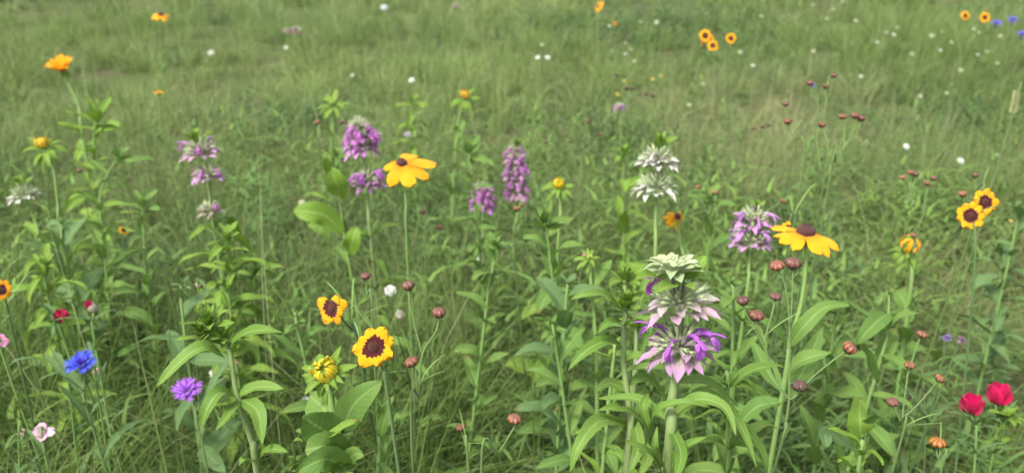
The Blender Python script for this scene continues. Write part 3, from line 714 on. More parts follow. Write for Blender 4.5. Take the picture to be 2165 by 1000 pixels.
bud_beebalm('leaning green beebalm in bud beside the purple cornflower', (455, 690), 0.72, [(485, 740), (500, 830), (540, 960), (545, 1010)], [(440, 680, 66), (425, 705, 56), (470, 715, 56)], [
    ([(475, 755), (430, 735, -.02), (380, 765, -.03), (330, 820, -.03)], 34), ([(480, 735), (520, 705, -.02), (560, 698, -.03), (602, 704, -.03)], 30), ([(490, 755), (530, 735, 0), (550, 760, 0)], 22),
    ([(500, 840), (465, 830, -.02), (440, 860, -.03), (425, 905, -.03)], 34), ([(505, 845), (480, 880, -.03), (455, 910, -.04)], 24), ([(505, 835), (545, 818, -.01), (602, 822, -.02)], 30),
    ([(510, 845), (545, 870, -.02), (555, 940, -.03)], 34), ([(545, 975), (570, 950, -.02), (610, 955, -.03)], 26), ([(540, 975), (515, 970, -.02), (505, 985, -.02)], 20)], r=0.0028, n=14)
# the others
beebalm('white beebalm with two tiers of bracts and a green bud on top', [(1390, 342, 92, WHITE, 2, dict(bcol=(0.75, 0.72, 0.72), el=(2, 24))), (1387, 396, 96, (0.55, 0.57, 0.48), 0, dict(el=(-10, 16)))], 1.12, via=[(1386, 470), (1383, 600)], crown=(1395, 306, 52), head=(1395, 312), stem='stem_green', leaf=0.07, n0=0.30)
beebalm('lavender beebalm with two tiers just left of the big yellow coneflower', [(1592, 468, 88, (0.52, 0.25, 0.52), 5, dict(bcol=(0.58, 0.26, 0.66))), (1588, 512, 92, (0.50, 0.26, 0.50), 4, dict(bcol=(0.58, 0.30, 0.66)))], 1.08, via=[(1583, 570), (1575, 650)], crown=(1597, 440, 34), head=(1597, 446), stem='stem_green', leaf=0.07, n0=0.30)
beebalm('short magenta beebalm left of the tall tiered pink one', [(1020, 402, 50, (0.52, 0.22, 0.50), 4), (1020, 417, 48, (0.50, 0.22, 0.48), 6), (1020, 432, 56, (0.55, 0.20, 0.56), 10, dict(el=(-20, 5)))], 1.65, via=[(1021, 480)], crown=(1018, 384, 22, 'leaf_coneflower'), leaf=0.06)
beebalm('tall pink beebalm column of stacked tiers near the centre', [(1088, 318, 36, (0.56, 0.30, 0.48), 4), (1089, 335, 50, (0.56, 0.30, 0.48), 8), (1090, 352, 48, (0.50, 0.28, 0.46), 6), (1091, 370, 58, (0.52, 0.28, 0.48), 8), (1092, 388, 52, (0.48, 0.26, 0.46), 6), (1092, 408, 60, (0.52, 0.27, 0.48), 9, dict(el=(-20, 5)))], 1.60, via=[(1090, 460)], crown=(1093, 306, 26, 'leaf_coneflower'), leaf=0.06)
beebalm('magenta beebalm touching the spread yellow coneflower on its left', [(760, 272, 64, (0.50, 0.24, 0.48), 4), (762, 290, 72, (0.54, 0.24, 0.56), 8), (764, 310, 80, (0.58, 0.24, 0.62), 11, dict(el=(-26, 0))), (776, 385, 76, (0.50, 0.22, 0.50), 10, dict(el=(-16, 10)))], 1.36, via=[(778, 440), (785, 520)], leaf=0.065, n0=0.35)
beebalm('pale pink beebalm with a green tip in the left of the meadow', [(425, 322, 84, (0.55, 0.33, 0.50), 3, dict(el=(6, 26))), (441, 370, 74, (0.52, 0.30, 0.50), 4, dict(el=(-12, 12))), (446, 443, 56, (0.40, 0.33, 0.30), 1, dict(el=(-10, 20)))], 1.34, via=[(455, 500)], crown=(413, 296, 46), head=(414, 300), stem='stem_green', leaf=0.085, mat='leaf_bright', n0=0.3)
beebalm('single magenta beebalm head far back above the white beebalm', [(1310, 229, 30, (0.52, 0.25, 0.55), 6)], 2.5, via=[(1312, 262)], leaf=0.05, tuft=False)
beebalm('flat white beebalm head tilted at the left edge', [(52, 414, 66, (0.66, 0.66, 0.58), 0, dict(el=(4, 24)))], 1.5, via=[(75, 470), (95, 530)], crown=(40, 392, 40), leaf=0.09, mat='leaf_bright', stem='stem_green')
beebalm('dull pink beebalm low in the far grass at upper left', [(628, 66, 26, (0.45, 0.22, 0.30), 2), (606, 66, 20, (0.42, 0.24, 0.30), 0)], 4.2, leaf=0.04, lean=(0, 0), tuft=False)
beebalm('tiny pink beebalm head at the top edge of the meadow', [(963, 12, 16, (0.55, 0.26, 0.50), 2)], 5.0, leaf=0.04, tuft=False)

# ------------------------------------------------------------------ coneflowers
def coneflower(label, headpx, z, via=(), lean=None, r=0.0022, leaf=0.0, n0=0.45, n1=0.95, step=0.05, mat='leaf_coneflower', wide=1.0, group='yellow coneflower plants'):
    P = pt(headpx[0], headpx[1], z); path = stem_path(P, via, lean, z)
    t = thing('coneflower_plant', label, 'coneflower', path[-1] + Vector((0, 0, 0.004)), group)
    C = stem_part(t, path, r * 0.85, r * 1.2, 'stem_green', 7)
    if leaf: coneflower_leaves(t, C, n0, n1, step * 0.7, leaf * 0.68, mat, wide * 0.8)
    return t, P, C
t, P, C = coneflower('large yellow coneflower with a domed dark cone at right of centre', (1703, 492), 0.89, [(1703, 570), (1692, 650), (1668, 730), (1655, 830)], r=0.0024)
coneflower_head(t, P, Vector((0.05, 0.0, 1)), 127 * 0.89 / FPX, 12, 15, 0.285, (), 0.25, pl=0.50, wide=0.95, var=8)
for pts, wpx in [([(1668, 735), (1700, 690, -.02), (1745, 650, -.02), (1800, 645, -.02)], 34), ([(1665, 735), (1630, 690, -.02), (1590, 670, -.02)], 30), ([(1660, 790), (1700, 760, -.02), (1760, 745, -.03)], 36),
                 ([(1655, 830), (1620, 780, .02), (1590, 720, .05)], 40), ([(1660, 840), (1690, 800, .03), (1740, 690, .06)], 46), ([(1655, 850), (1600, 860, 0.02), (1560, 900, 0)], 36)]: px_leaf(t, pts, 0.89, wpx, 'leaf_coneflower', nw=6)
t, P, C = coneflower('flat yellow coneflower with long petals right of the magenta beebalm', (849, 346), 1.14, [(858, 430), (860, 520)], r=0.0014, leaf=0.075)
coneflower_head(t, P, Vector((0.06, -0.20, 1)), 104 * 1.14 / FPX, 8, 17, 0.21, (), 0.15, pl=0.52, wide=1.28, var=12, sweep=0.33)
t, P, C = coneflower('bright yellow coneflower with upturned petals at upper left', (134, 150), 1.8, [(148, 185), (168, 230), (178, 310)], r=0.0028, leaf=0.11, n0=0.3, step=0.035, mat='leaf_bright')
coneflower_head(t, P, Vector((-0.1, -0.25, 1)), 66 * 1.8 / FPX, 18, -52, 0.12, pl=0.50, wide=0.9)
t, P, C = coneflower('yellow orange coneflower high in the far grass at top left', (340, 32), 2.9, [(338, 70)], r=0.002, leaf=0.05)
coneflower_head(t, P, Vector((0.2, -0.15, 1)), 42 * 2.9 / FPX, 10, 12, 0.26)
t, P, C = coneflower('small orange coneflower with dark base in the left grass', (336, 198), 2.5, [(337, 230)], r=0.0014, leaf=0.04)
coneflower_head(t, P, Vector((0.0, 0.1, 1)), 24 * 2.5 / FPX, 10, -25, 0.25)
t, P, C = coneflower('orange coneflower seen edge on at the top edge of the meadow', (1265, 14), 3.6, [(1265, 30)], r=0.002)
coneflower_head(t, P, Vector((-0.9, -0.3, 0.5)), 30 * 3.6 / FPX, 10, 10, 0.25)
t, P, C = coneflower('half closed yellow coneflower with drooping petals below the white beebalm', (1432, 458), 1.18, [(1440, 520), (1450, 600)], r=0.0022, leaf=0.10, n0=0.35, mat='leaf_coneflower', wide=1.2)
coneflower_head(t, P, Vector((0.25, -0.75, 0.6)), 58 * 1.18 / FPX, 11, 35, 0.22, (2, 3), 0, pl=0.46, wide=0.8, col=(0.86, 0.42, 0.004))
t, P, C = coneflower('half hidden coneflower with orange petals behind green bracts at right', (1918, 528), 1.15, [(1925, 560), (1922, 640)], r=0.0026, leaf=0.12, n0=0.2, step=0.035, mat='leaf_coneflower', wide=1.2)
coneflower_bud(t, P, Vector((0.1, -0.2, 1)), 60 * 1.15 / FPX, 6, (0.9, 0.40, 0.01), 14, pscale=0.7)
def budflower(label, hp, z, D, via, ax, leaf=0.09, n=14, mat='leaf_coneflower', col=(0.74, 0.50, 0.015), n0=0.35, step=0.045, wide=1.1, r=0.0024, ns=13, sp=(-25, 45)):
    t, P, C = coneflower(label, hp, z, via, None, r, leaf, n0, 0.95, step, mat, wide, 'coneflower plants in bud')
    coneflower_bud(t, P, ax, D * z / FPX, n, col, ns, sp, 0.5 if z < 0.8 else 0.36); return t, C
t, C = budflower('closed yellow green coneflower bud below the large coreopsis', (690, 787), 0.70, 92, [(700, 850), (712, 910), (735, 1010)], Vector((-0.1, -0.75, 0.9)), 0, 20, r=0.0030, ns=18, sp=(-20, 60), col=(0.70, 0.58, 0.03))
for pts, wpx, b in [([(722, 915), (745, 860, -.02), (775, 830, -.03), (808, 806, -.03)], 62, 0.7), ([(718, 912), (690, 870, .0), (655, 835, .02)], 70, 0.6), ([(720, 930), (670, 900, -.02), (640, 880, -.03)], 80, 0.6), ([(725, 960), (690, 945, -.03), (645, 950, -.03)], 70, 0.6),
                    ([(728, 985), (750, 960, -.02), (770, 962, -.03)], 40, 0.7), ([(728, 990), (690, 970, -.05), (630, 995, -.06)], 60, 0.7), ([(715, 905), (700, 880, .04), (705, 840, .06)], 50, 0.7)]: px_leaf(t, pts, 0.70, wpx, 'leaf_coneflower', nw=6, b=b, cup=0.2, up=Vector((0.1, -0.8, 0.6)))
budflower('yellow coneflower bud with green bracts at the centre of the meadow', (1181, 392), 1.35, 62, [(1185, 440), (1180, 520)], Vector((0, -0.5, 1)), 0.12, col=(0.72, 0.48, 0.015), mat='leaf_bright', wide=1.2)
budflower('yellow coneflower bud on a tall bare stem above the centre', (983, 205), 1.9, 52, [(968, 260), (962, 330)], Vector((0.1, -0.2, 1)), 0.10, n0=0.2, col=(0.66, 0.40, 0.03))
budflower('yellow coneflower bud with spread bracts at the far left', (91, 308), 1.5, 74, [(112, 350), (122, 430), (130, 500)], Vector((-0.1, -0.25, 1)), 0.12, n0=0.45, col=(0.62, 0.44, 0.03), mat='leaf_coneflower')
budflower('pale green coneflower bud without yellow above the magenta beebalm', (704, 218), 1.9, 62, [(705, 260), (700, 320)], Vector((0, -0.2, 1)), 0.10, 0, mat='leaf_bright', n0=0.2)
budflower('small pale green coneflower bud left of the large tiered beebalm', (1245, 545), 1.0, 48, [(1250, 600), (1258, 700), (1262, 800)], Vector((0, -0.3, 1)), 0.10, 6, col=(0.45, 0.50, 0.10), n0=0.08, step=0.04, mat='leaf_coneflower')

# ------------------------------------------------------------------ coreopsis in flower
def coreopsis(label, heads, z, buds=(), r=0.0011, group='coreopsis plants in flower', via=(), lean=None):
    """heads: (x, y, width px, axis, options); the first carries the main stem"""
    P = [pt(h[0], h[1], z + (h[5] if len(h) > 5 else 0)) for h in heads]
    ax0 = Vector(heads[0][3]).normalized()
    D0 = heads[0][2] * z / FPX
    path = stem_path(P[0] - ax0 * D0 * 0.04, via, lean, z)
    bow = path[0] - ax0 * D0 * 0.7 - Vector((0, 0, D0 * 0.8)); path.insert(1, bow)
    t = thing('coreopsis_plant', label, 'coreopsis', path[-1] + Vector((0, 0, 0.004)), group)
    C = stem_part(t, path, r * 0.8, r * 1.6, 'stem_dark', 5)
    for k, h in enumerate(heads):
        coreopsis_head(t, P[k], Vector(h[3]), h[2] * z / FPX, **(h[4] if len(h) > 4 else {}))
        if k:
            D = h[2] * z / FPX; a = Vector(h[3]).normalized(); j = C[int(len(C) * 0.45)]
            stem_part(t, [P[k] - a * D * 0.04, P[k] - a * D * 0.6 - Vector((0, 0, D * 0.8)), j], r * 0.8, r, 'stem_dark', 5)
    for k in range(6): thread_leaf(t, C[rnd.randrange(len(C) // 3, len(C))], rnd.uniform(0, 6.28), R(rnd.uniform(15, 70)), rnd.uniform(0.03, 0.06))
    return t
coreopsis('large yellow coreopsis with maroon centre facing the camera', [(790, 733, 98, (-0.04, -0.86, 0.40), dict(n=8, lens=[1, 1.08, .90, .80, 1.02, 1.12, .93, 1.0], spin=0.3, var=9))], 0.62, via=[(812, 800, 0.66), (830, 900, 0.67)])
coreopsis('smaller yellow coreopsis turned sideways above the closed bud', [(702, 651, 80, (-0.45, -0.80, 0.35), dict(n=8, skip=(2,), spin=0.6, lens=[1.0, .8, 1, 1.1, .9, 1, 1.05, .85], var=16, col=(0.82, 0.39, 0.002)))], 0.71, via=[(745, 690, 0.73), (770, 800, 0.74)])
coreopsis('pair of overlapping yellow coreopsis with maroon centres at the right', [(2051, 456, 66, (-0.1, -0.9, 0.45), dict(n=9)), (2082, 428, 66, (0.10, -0.92, 0.40), dict(n=9), 0.03)], 0.93, via=[(2062, 540)])
coreopsis('cluster of three far orange coreopsis left of a lone one', [(1491, 76, 29, (-0.1, -0.9, 0.4), {}), (1507, 97, 27, (0.1, -0.9, 0.45), {}, -0.03), (1500, 84, 24, (0.0, -0.9, 0.4), {}, 0.03), (1483, 91, 16, (-0.9, -0.2, 0.1), {}, 0.02)], 2.3)
coreopsis('lone far orange coreopsis right of the cluster of three', [(1545, 82, 25, (0.05, -0.9, 0.4), {})], 2.35)
coreopsis('left one of two far yellow coreopsis near the blue cornflowers', [(2041, 34, 22, (0.05, -0.9, 0.4), {})], 2.9)
coreopsis('right one of two far yellow coreopsis near the blue cornflowers', [(2082, 38, 24, (-0.05, -0.9, 0.4), {}), (2088, 20, 9, (0.5, -0.6, 0.4), {}, 0.2)], 2.85)
coreopsis('small orange coreopsis cut off by the left edge', [(2, 613, 48, (0.45, -0.7, 0.35), dict(n=8, col=(0.92, 0.36, 0.004)))], 0.98)
coreopsis('small yellow coreopsis peeking out behind the large coneflower', [(1666, 483, 32, (-0.5, -0.7, 0.4), dict(n=7, skip=(1,)))], 1.03)
coreopsis('tiny orange coreopsis petals low in the left grass', [(263, 487, 26, (0.4, -0.3, 0.9), dict(n=7, skip=(0, 1, 6)))], 1.5)
coreopsis('tiny orange dot of coreopsis in the far grass at top centre', [(1300, 51, 10, (0.2, -0.8, 0.4), {})], 3.8)

# ------------------------------------------------------------------ coreopsis in bud, on thin forked stems
bud_plant('thin forked bud stem right of the large coreopsis', [[(928, 661), (922, 700), (893, 750), (885, 830), (870, 920)], [(863, 604), (866, 640), (880, 700), (893, 750)], [(870, 765), (880, 795), (882, 850)]], 0.68, 0.0100)
bud_plant('single red bud low at the bottom centre on a bent stem', [[(1088, 886), (1086, 905), (1055, 955), (1018, 1005)]], 0.68, 0.0096)
bud_plant('small dark bud at the bottom left of the bent stem bud', [[(974, 903), (984, 940), (992, 1000)]], 0.70, 0.0075)
bud_plant('tall branching bud stem below the large yellow coneflower', [[(1643, 562), (1656, 590), (1668, 660), (1669, 780), (1668, 845), (1660, 900), (1640, 980)], [(1677, 557), (1676, 590), (1672, 690)], [(1600, 667), (1593, 690), (1613, 730), (1640, 800), (1668, 845)],
    [(1640, 627), (1633, 660), (1613, 730)], [(1571, 636), (1578, 665), (1610, 712), (1625, 760)], [(1796, 736), (1782, 746), (1720, 795), (1690, 830), (1668, 845)], [(1691, 816), (1690, 830), (1676, 842)]], 0.72, 0.0108, cols=[(0.42, 0.15, 0.085), (0.20, 0.09, 0.08), (0.26, 0.10, 0.08), (0.17, 0.08, 0.08), (0.10, 0.05, 0.06), (0.42, 0.15, 0.09), (0.10, 0.06, 0.07)], threads=5)
bud_plant('forked bud stem left of the crimson poppies', [[(1923, 772), (1918, 800), (1908, 880), (1900, 950)], [(1987, 800), (1975, 815), (1940, 855), (1906, 888)], [(1950, 707), (1935, 740), (1922, 790)], [(1887, 850), (1893, 868), (1904, 890)]], 0.78, 0.0098, threads=8)
bud_plant('orange bud just opening at the lower right below the poppies', [[(1982, 935), (1983, 970), (1985, 1010)]], 0.76, 0.0118, cols=[(0.62, 0.24, 0.02)])
K = dict(D=0.0100, cols=[(0.24, 0.085, 0.055), (0.17, 0.07, 0.055), (0.30, 0.11, 0.06), (0.13, 0.06, 0.05)])
bud_plant('tallest far bud stem at upper right with two buds', [[(1763, 160), (1760, 180), (1746, 225), (1742, 270), (1740, 400)], [(1745, 183), (1746, 205), (1745, 235)]], 1.22, **K)
bud_plant('thin bud stem beside a blue speck at upper right', [[(1713, 176), (1716, 200), (1722, 300)]], 1.30, **K)
bud_plant('two reddish buds left of the tallest far bud stem', [[(1665, 257), (1675, 290), (1695, 380)], [(1661, 220), (1664, 245), (1676, 290)]], 1.12, **K)
bud_plant('curved bud stem below the tallest far bud stem', [[(1737, 264), (1727, 290), (1735, 360), (1748, 420)]], 1.10, **K)
bud_plant('cluster of three brown buds right of the curved bud stem', [[(1808, 245), (1805, 275), (1770, 340), (1752, 390)], [(1820, 250), (1815, 262), (1804, 280)], [(1781, 247), (1783, 275), (1772, 330)]], 1.14, **K)
bud_plant('low cluster of five small buds right of the coneflower', [[(1925, 365), (1925, 385), (1919, 430), (1918, 480)], [(1908, 375), (1913, 395), (1919, 430)], [(1936, 368), (1932, 390), (1920, 432)], [(1974, 377), (1962, 400), (1950, 460), (1925, 500)], [(1960, 388), (1957, 410), (1951, 450)]], 1.20, 0.0085)
bud_plant('dark bud standing straight above the pair of coreopsis', [[(2062, 371), (2063, 400), (2060, 470)], [(2035, 410), (2045, 440), (2060, 480)]], 1.02, 0.0085)
bud_plant('far black buds on thin stems above the single magenta head', [[(1325, 187), (1326, 210), (1325, 260)], [(1337, 188), (1334, 205), (1326, 225)], [(1305, 160), (1312, 190), (1325, 230)], [(1366, 199), (1355, 225), (1330, 260)], [(1381, 203), (1365, 222), (1350, 240)]], 1.9, 0.0095, cols=[(0.06, 0.03, 0.035), (0.05, 0.03, 0.035), (0.06, 0.03, 0.03), (0.12, 0.05, 0.04)])
bud_plant('small red bud left of the single magenta beebalm head', [[(1242, 257), (1243, 280), (1246, 330)]], 1.7, 0.0105)
bud_plant('red bud on a long slanting stem left of the white beebalm', [[(1205, 298), (1212, 330), (1232, 385)]], 1.5, 0.009)
bud_plant('two tiny dark buds in the grass above the tall tiered pink beebalm', [[(1155, 300), (1156, 325), (1158, 360)], [(1270, 284), (1240, 320), (1170, 370)]], 1.7, 0.0085)
bud_plant('row of three tiny dark buds in the grass at right of centre', [[(1612, 268), (1612, 290), (1610, 330)], [(1593, 272), (1600, 295), (1610, 325)], [(1625, 265), (1620, 290), (1611, 325)]], 1.8, 0.0085, cols=[(0.07, 0.04, 0.04)])
bud_plant('two small buds in the grass below the spread coneflower', [[(893, 448), (897, 480), (900, 540)], [(931, 480), (925, 505), (905, 550)]], 1.2, 0.0088)
bud_plant('two red buds right below the tall tiered pink beebalm', [[(1092, 441), (1090, 470), (1088, 540)], [(1105, 433), (1103, 460), (1092, 500)]], 1.25, 0.0085)
bud_plant('two dark buds left of the magenta beebalm', [[(671, 259), (673, 290), (675, 330)], [(722, 259), (712, 290), (690, 330)]], 1.75, 0.0105)
bud_plant('single reddish bud above the large coreopsis', [[(773, 584), (776, 620), (790, 700)]], 0.86, 0.0098)
bud_plant('three small buds in the grass behind the white beebalm', [[(1511, 407), (1512, 440), (1510, 500)], [(1475, 395), (1485, 425), (1508, 480)], [(1655, 425), (1620, 450), (1530, 520)]], 1.3, 0.0085)
bud_plant('bud peeking above the half hidden coneflower at right', [[(1930, 497), (1931, 520), (1935, 570)]], 1.2, 0.0088)
bud_plant('brown bud in the left grass behind the leafy coneflower', [[(168, 361), (174, 390), (180, 430)]], 1.7, 0.0100)

# ------------------------------------------------------------------ poppies, cornflowers, pink and white flowers
POPPY = variants('petal', 'petal_poppy', 3, lambda i: dict(L=1, W=1.25, prof=prof_petal(0.5, 5, 0.35), nl=9, nw=8, start=R(25), bend=R(-60 - 5 * i), bp=0.8, cup=0.28, wave=0.02, wf=0.6, ph=i * 2, tip=lambda s_: 1 - 0.07 * s_ * s_ - 0.03 * math.cos(7 * s_)))
FERN = variants('leaf', 'leaf_blue', 4, lambda i: dict(L=1, W=0.13, prof=prof_lance(0.35, 0.6, 0.5), nl=9, nw=2, start=R(15), bend=R(20 + 22 * i), cup=0.4, serr=0.25))
def slim_leaves(t, C, n, L, lo=0.35):
    for k in range(n):
        i = rnd.randrange(int(len(C) * lo), len(C)); az = rnd.uniform(0, 6.28); el = R(rnd.uniform(15, 65))
        d = Vector((math.cos(az) * math.cos(el), math.sin(az) * math.cos(el), math.sin(el)))
        part('leaf', FERN[rnd.randrange(4)], t, frame(C[i], d, UPV, L * rnd.uniform(0.6, 1.2)))
def poppy(label, hp, z, wpx, ax, col, via=(), n=5, open_=1.0, calyx=None):
    P = pt(hp[0], hp[1], z); D = 1.12 * wpx * z / FPX; a = Vector(ax).normalized(); path = stem_path(P - a * D * 0.34, via, None, z)
    t = thing('poppy_plant', label, 'poppy', path[-1] + Vector((0, 0, 0.004)), 'crimson poppies'); C = stem_part(t, path, 0.0011, 0.0016, 'stem_green', 6)
    M = axis_frame(P - a * D * 0.34, a, 1, rnd.uniform(0, 6)); m = MB(); m.lathe([(0.02, -0.2), (0.5, 0), (0.55, 0.5), (0.3, 0.9), (0.01, 1.0)], 10)
    h = part('flower_centre', m.mesh('flower_centre', 'cone_dark'), t, M @ Matrix.Scale(D * 0.09, 4))
    for k in range(n):
        b = 2 * math.pi * k / n + rnd.uniform(-.15, .15); d = Vector((math.cos(b), math.sin(b), 0.15 / open_))
        part('petal', POPPY[rnd.randrange(3)], h, M @ frame(Vector((math.cos(b), math.sin(b), 0)) * D * 0.02 + Vector((0, 0, 0.0004 * k)), d, UPV, 1) @ Matrix.Diagonal((D * 0.72 * open_, D * 0.78 * open_, D * 0.78, 1)), jit(col, 0.08))
    if calyx:
        m = MB(); m.lathe([(0.10, -0.5), (0.42, -0.3), (0.50, 0.1), (0.42, 0.45), (0.30, 0.6)], 10); part('calyx', m.mesh('calyx', 'pale_fluff'), t, M @ Matrix.Scale(D * 0.62, 4))
    slim_leaves(t, C, 12, 0.045)
CRIM = (0.62, 0.004, 0.10)
poppy('crimson poppy at lower right, left and lower of the pair', (2055, 856), 0.94, 56, (-0.1, 0.05, 1), CRIM, [(2058, 900), (2062, 960)], 4)
poppy('crimson poppy at lower right, right and higher of the pair', (2110, 834), 0.97, 58, (0.1, 0.05, 1), CRIM, [(2108, 880), (2100, 960)], 4)
poppy('small crimson poppy on the left above the blue cornflower', (128, 670), 1.05, 32, (0.25, 0.1, 0.95), CRIM, [(135, 720)])
poppy('half closed crimson poppy in a pale husk at left', (189, 645), 1.05, 30, (-0.35, -0.3, 0.9), CRIM, [(198, 680), (203, 740)], 4, 0.62, True)
FLORET = variants('petal', 'petal_plain', 3, lambda i: dict(L=1, W=0.62, prof=lambda t: 0.10 + 0.9 * max(0, (t - 0.25) / 0.75)**0.9, nl=8, nw=8, start=R(40), bend=R(45 + 14 * i), bp=0.8, cup=0.5, tip=lambda s_: 0.72 + 0.28 * abs(math.cos(s_ * math.pi * 2))))
def cornflower(label, hp, z, wpx, ax, col, ccol, via=(), n=11, leaves=10, group='cornflowers'):
    P = pt(hp[0], hp[1], z); D = 1.25 * wpx * z / FPX; a = Vector(ax).normalized(); b0 = P - a * D * 0.28; path = stem_path(b0, via, None, z)
    t = thing('cornflower_plant', label, 'cornflower', path[-1] + Vector((0, 0, 0.004)), group); C = stem_part(t, path, 0.0010, 0.0015, 'stem_dark', 6)
    M = axis_frame(b0, a, 1, rnd.uniform(0, 6)); m = MB(); m.lathe([(0.05, -0.5), (0.42, -0.35), (0.55, 0.1), (0.42, 0.6), (0.30, 0.9), (0.01, 0.95)], 12)
    h = part('flower_base', m.mesh('flower_base', 'calyx_purple'), t, M @ Matrix.Scale(D * 0.22, 4))
    for ring, (nn, e, l) in enumerate(((n, 14, 0.40), (n - 2, 40, 0.33), (6, 68, 0.25))):
        for k in range(nn):
            b = 2 * math.pi * (k + ring * 0.4) / nn + rnd.uniform(-.15, .15); ee = R(e + rnd.uniform(-8, 8)); d = Vector((math.cos(b) * math.cos(ee), math.sin(b) * math.cos(ee), math.sin(ee)))
            part('petal', FLORET[rnd.randrange(3)], h, M @ frame(d * D * 0.04 + Vector((0, 0, D * 0.16)), d, UPV, D * l * rnd.uniform(0.9, 1.1)), jit(ccol if ring == 2 else col, 0.12))
    if leaves: slim_leaves(t, C, leaves, 0.07)
BLUE, VIO = (0.085, 0.115, 0.80), (0.46, 0.16, 0.78)
cornflower('bright blue cornflower at lower left', (172, 768), 0.93, 66, (0.0, -0.35, 1), BLUE, (0.12, 0.06, 0.50), [(178, 830), (195, 900)])
cornflower('purple cornflower left of the leaning green beebalm', (395, 824), 0.93, 64, (-0.1, -0.45, 1), VIO, VIO, [(415, 870), (425, 930)])
cornflower('left one of three far blue cornflowers in the top right corner', (2107, 50), 2.9, 24, (0, -0.2, 1), (0.20, 0.19, 0.68), BLUE, leaves=4)
cornflower('middle one of three far blue cornflowers in the top right corner', (2141, 43), 2.95, 24, (0, -0.2, 1), (0.20, 0.19, 0.70), BLUE, leaves=4)
cornflower('far blue cornflower cut off by the right edge', (2163, 73), 2.7, 24, (0, -0.2, 1), (0.20, 0.19, 0.70), BLUE, leaves=4)
cornflower('small blue cornflower speck behind a thin bud stem', (1719, 180), 1.6, 13, (0.2, -0.5, 1), (0.20, 0.22, 0.72), BLUE, leaves=0)
cornflower('withered small violet cornflower above the crimson poppies', (2003, 714), 1.0, 22, (-0.4, -0.2, 1), (0.24, 0.16, 0.40), (0.2, 0.1, 0.3), n=7, leaves=4)
cornflower('withered small mauve cornflower right of the violet one', (2034, 719), 1.0, 24, (0.5, -0.2, 0.8), (0.36, 0.17, 0.34), (0.25, 0.1, 0.3), n=7, leaves=4)
def pinkflower(label, hp, z, wpx, col, via=(), n=4, ax=(0.2, -0.6, 0.8)):
    P = pt(hp[0], hp[1], z); D = wpx * z / FPX; a = Vector(ax).normalized(); path = stem_path(P - a * D * 0.2, via, None, z)
    t = thing('pink_wildflower', label, 'wildflower', path[-1] + Vector((0, 0, 0.004)), 'small pink wildflowers'); C = stem_part(t, path, 0.0009, 0.0012, 'stem_green', 5)
    M = axis_frame(P - a * D * 0.2, a, 1, rnd.uniform(0, 6)); m = MB(); m.lathe([(0.05, -0.6), (0.3, -0.3), (0.4, 0.2), (0.2, 0.6), (0.01, 0.7)], 8)
    h = part('flower_base', m.mesh('flower_base', 'calyx_green'), t, M @ Matrix.Scale(D * 0.2, 4))
    for k in range(n):
        b = 2 * math.pi * k / n + rnd.uniform(-.5, .5); ee = R(rnd.uniform(10, 50)); d = Vector((math.cos(b) * math.cos(ee), math.sin(b) * math.cos(ee), math.sin(ee)))
        part('petal', WPET[rnd.randrange(3)], h, M @ frame(Vector((0, 0, 0)), d, UPV, D * 0.55 * rnd.uniform(0.8, 1.15)), jit(col, 0.1))
    slim_leaves(t, C, 7, 0.04)
WPET = variants('petal', 'petal_plain', 3, lambda i: dict(L=1, W=0.85, prof=prof_petal(0.5, 4, 0.35), nl=7, nw=6, start=R(20), bend=R(20 + 30 * i), bp=1.2, cup=0.2, wave=0.05, tip=lambda s_: 1 - 0.08 * s_ * s_))
pinkflower('pale pink two lobed flower at the bottom left', (92, 910), 0.90, 50, (0.74, 0.48, 0.60), [(95, 960)], 4)
pinkflower('bright pink flower cut off by the left edge', (4, 720), 0.92, 40, (0.78, 0.36, 0.56), [(15, 780)], 4, (0.5, -0.4, 0.8))
pinkflower('withered cream flower left of the two lobed pink flower', (44, 914), 0.92, 24, (0.55, 0.42, 0.30), [(40, 950)], 3)
pinkflower('faded pink bud beside the bright blue cornflower', (203, 785), 0.97, 20, (0.60, 0.34, 0.32), [(206, 830)], 3, (0, -0.2, 1))
pinkflower('faded orange bud directly below the blue cornflower', (148, 797), 0.95, 16, (0.62, 0.28, 0.12), [(148, 840)], 3, (0, -0.2, 1))
pinkflower('faded pink bits between the left leafy beebalm plants', (420, 602), 1.15, 20, (0.58, 0.38, 0.34), [(424, 640)], 3)
pinkflower('tiny pink speck above the pale green coneflower bud', (1233, 538), 1.15, 11, (0.75, 0.25, 0.42), (), 3)
def white_mesh():
    m = MB(); m.blob(Vector((0, 0, 0.02)), 0.13, 1, 6)
    for k in range(6):
        M = Matrix.Rotation(k * math.pi / 3, 4, 'Z'); m.grid([[M @ (p + Vector((0, 0.06, 0))) for p in r] for r in blade_rows(0.46, 0.44, prof_petal(0.5, 4, 0.4), 5, 4, R(15), R(30), 1, 0.1)])
    for k in range(5):
        M = Matrix.Rotation(k * 1.2566 + 0.4, 4, 'Z'); m.grid([[M @ (p + Vector((0, 0.03, 0.05))) for p in r] for r in blade_rows(0.34, 0.34, prof_petal(0.5, 4, 0.4), 4, 4, R(50), R(30), 1, 0.1)])
    return m.mesh('white_blossom', 'petal_plain', 'spike_tan')
WHT = white_mesh()
def white_flower(label, x_, y_, wpx, h=0.22, col=(0.74, 0.74, 0.70), z=None):
    P = pt(x_, y_, z) if z else pth(x_, y_, h); zz = (P - CAM).dot(FW); D = wpx * zz / FPX
    path = stem_path(P, (), (rnd.uniform(-.03, .03), rnd.uniform(0, .03)))
    t = thing('white_wildflower', label, 'wildflower', path[-1] + Vector((0, 0, 0.004)), 'small white wildflowers')
    stem_part(t, path, 0.0008, 0.0011, 'stem_green', 5, 3)
    part('blossom', WHT, t, axis_frame(P, Vector((rnd.uniform(-.3, .3), -0.55, 0.8)), D, rnd.uniform(0, 6)), jit(col, 0.06))
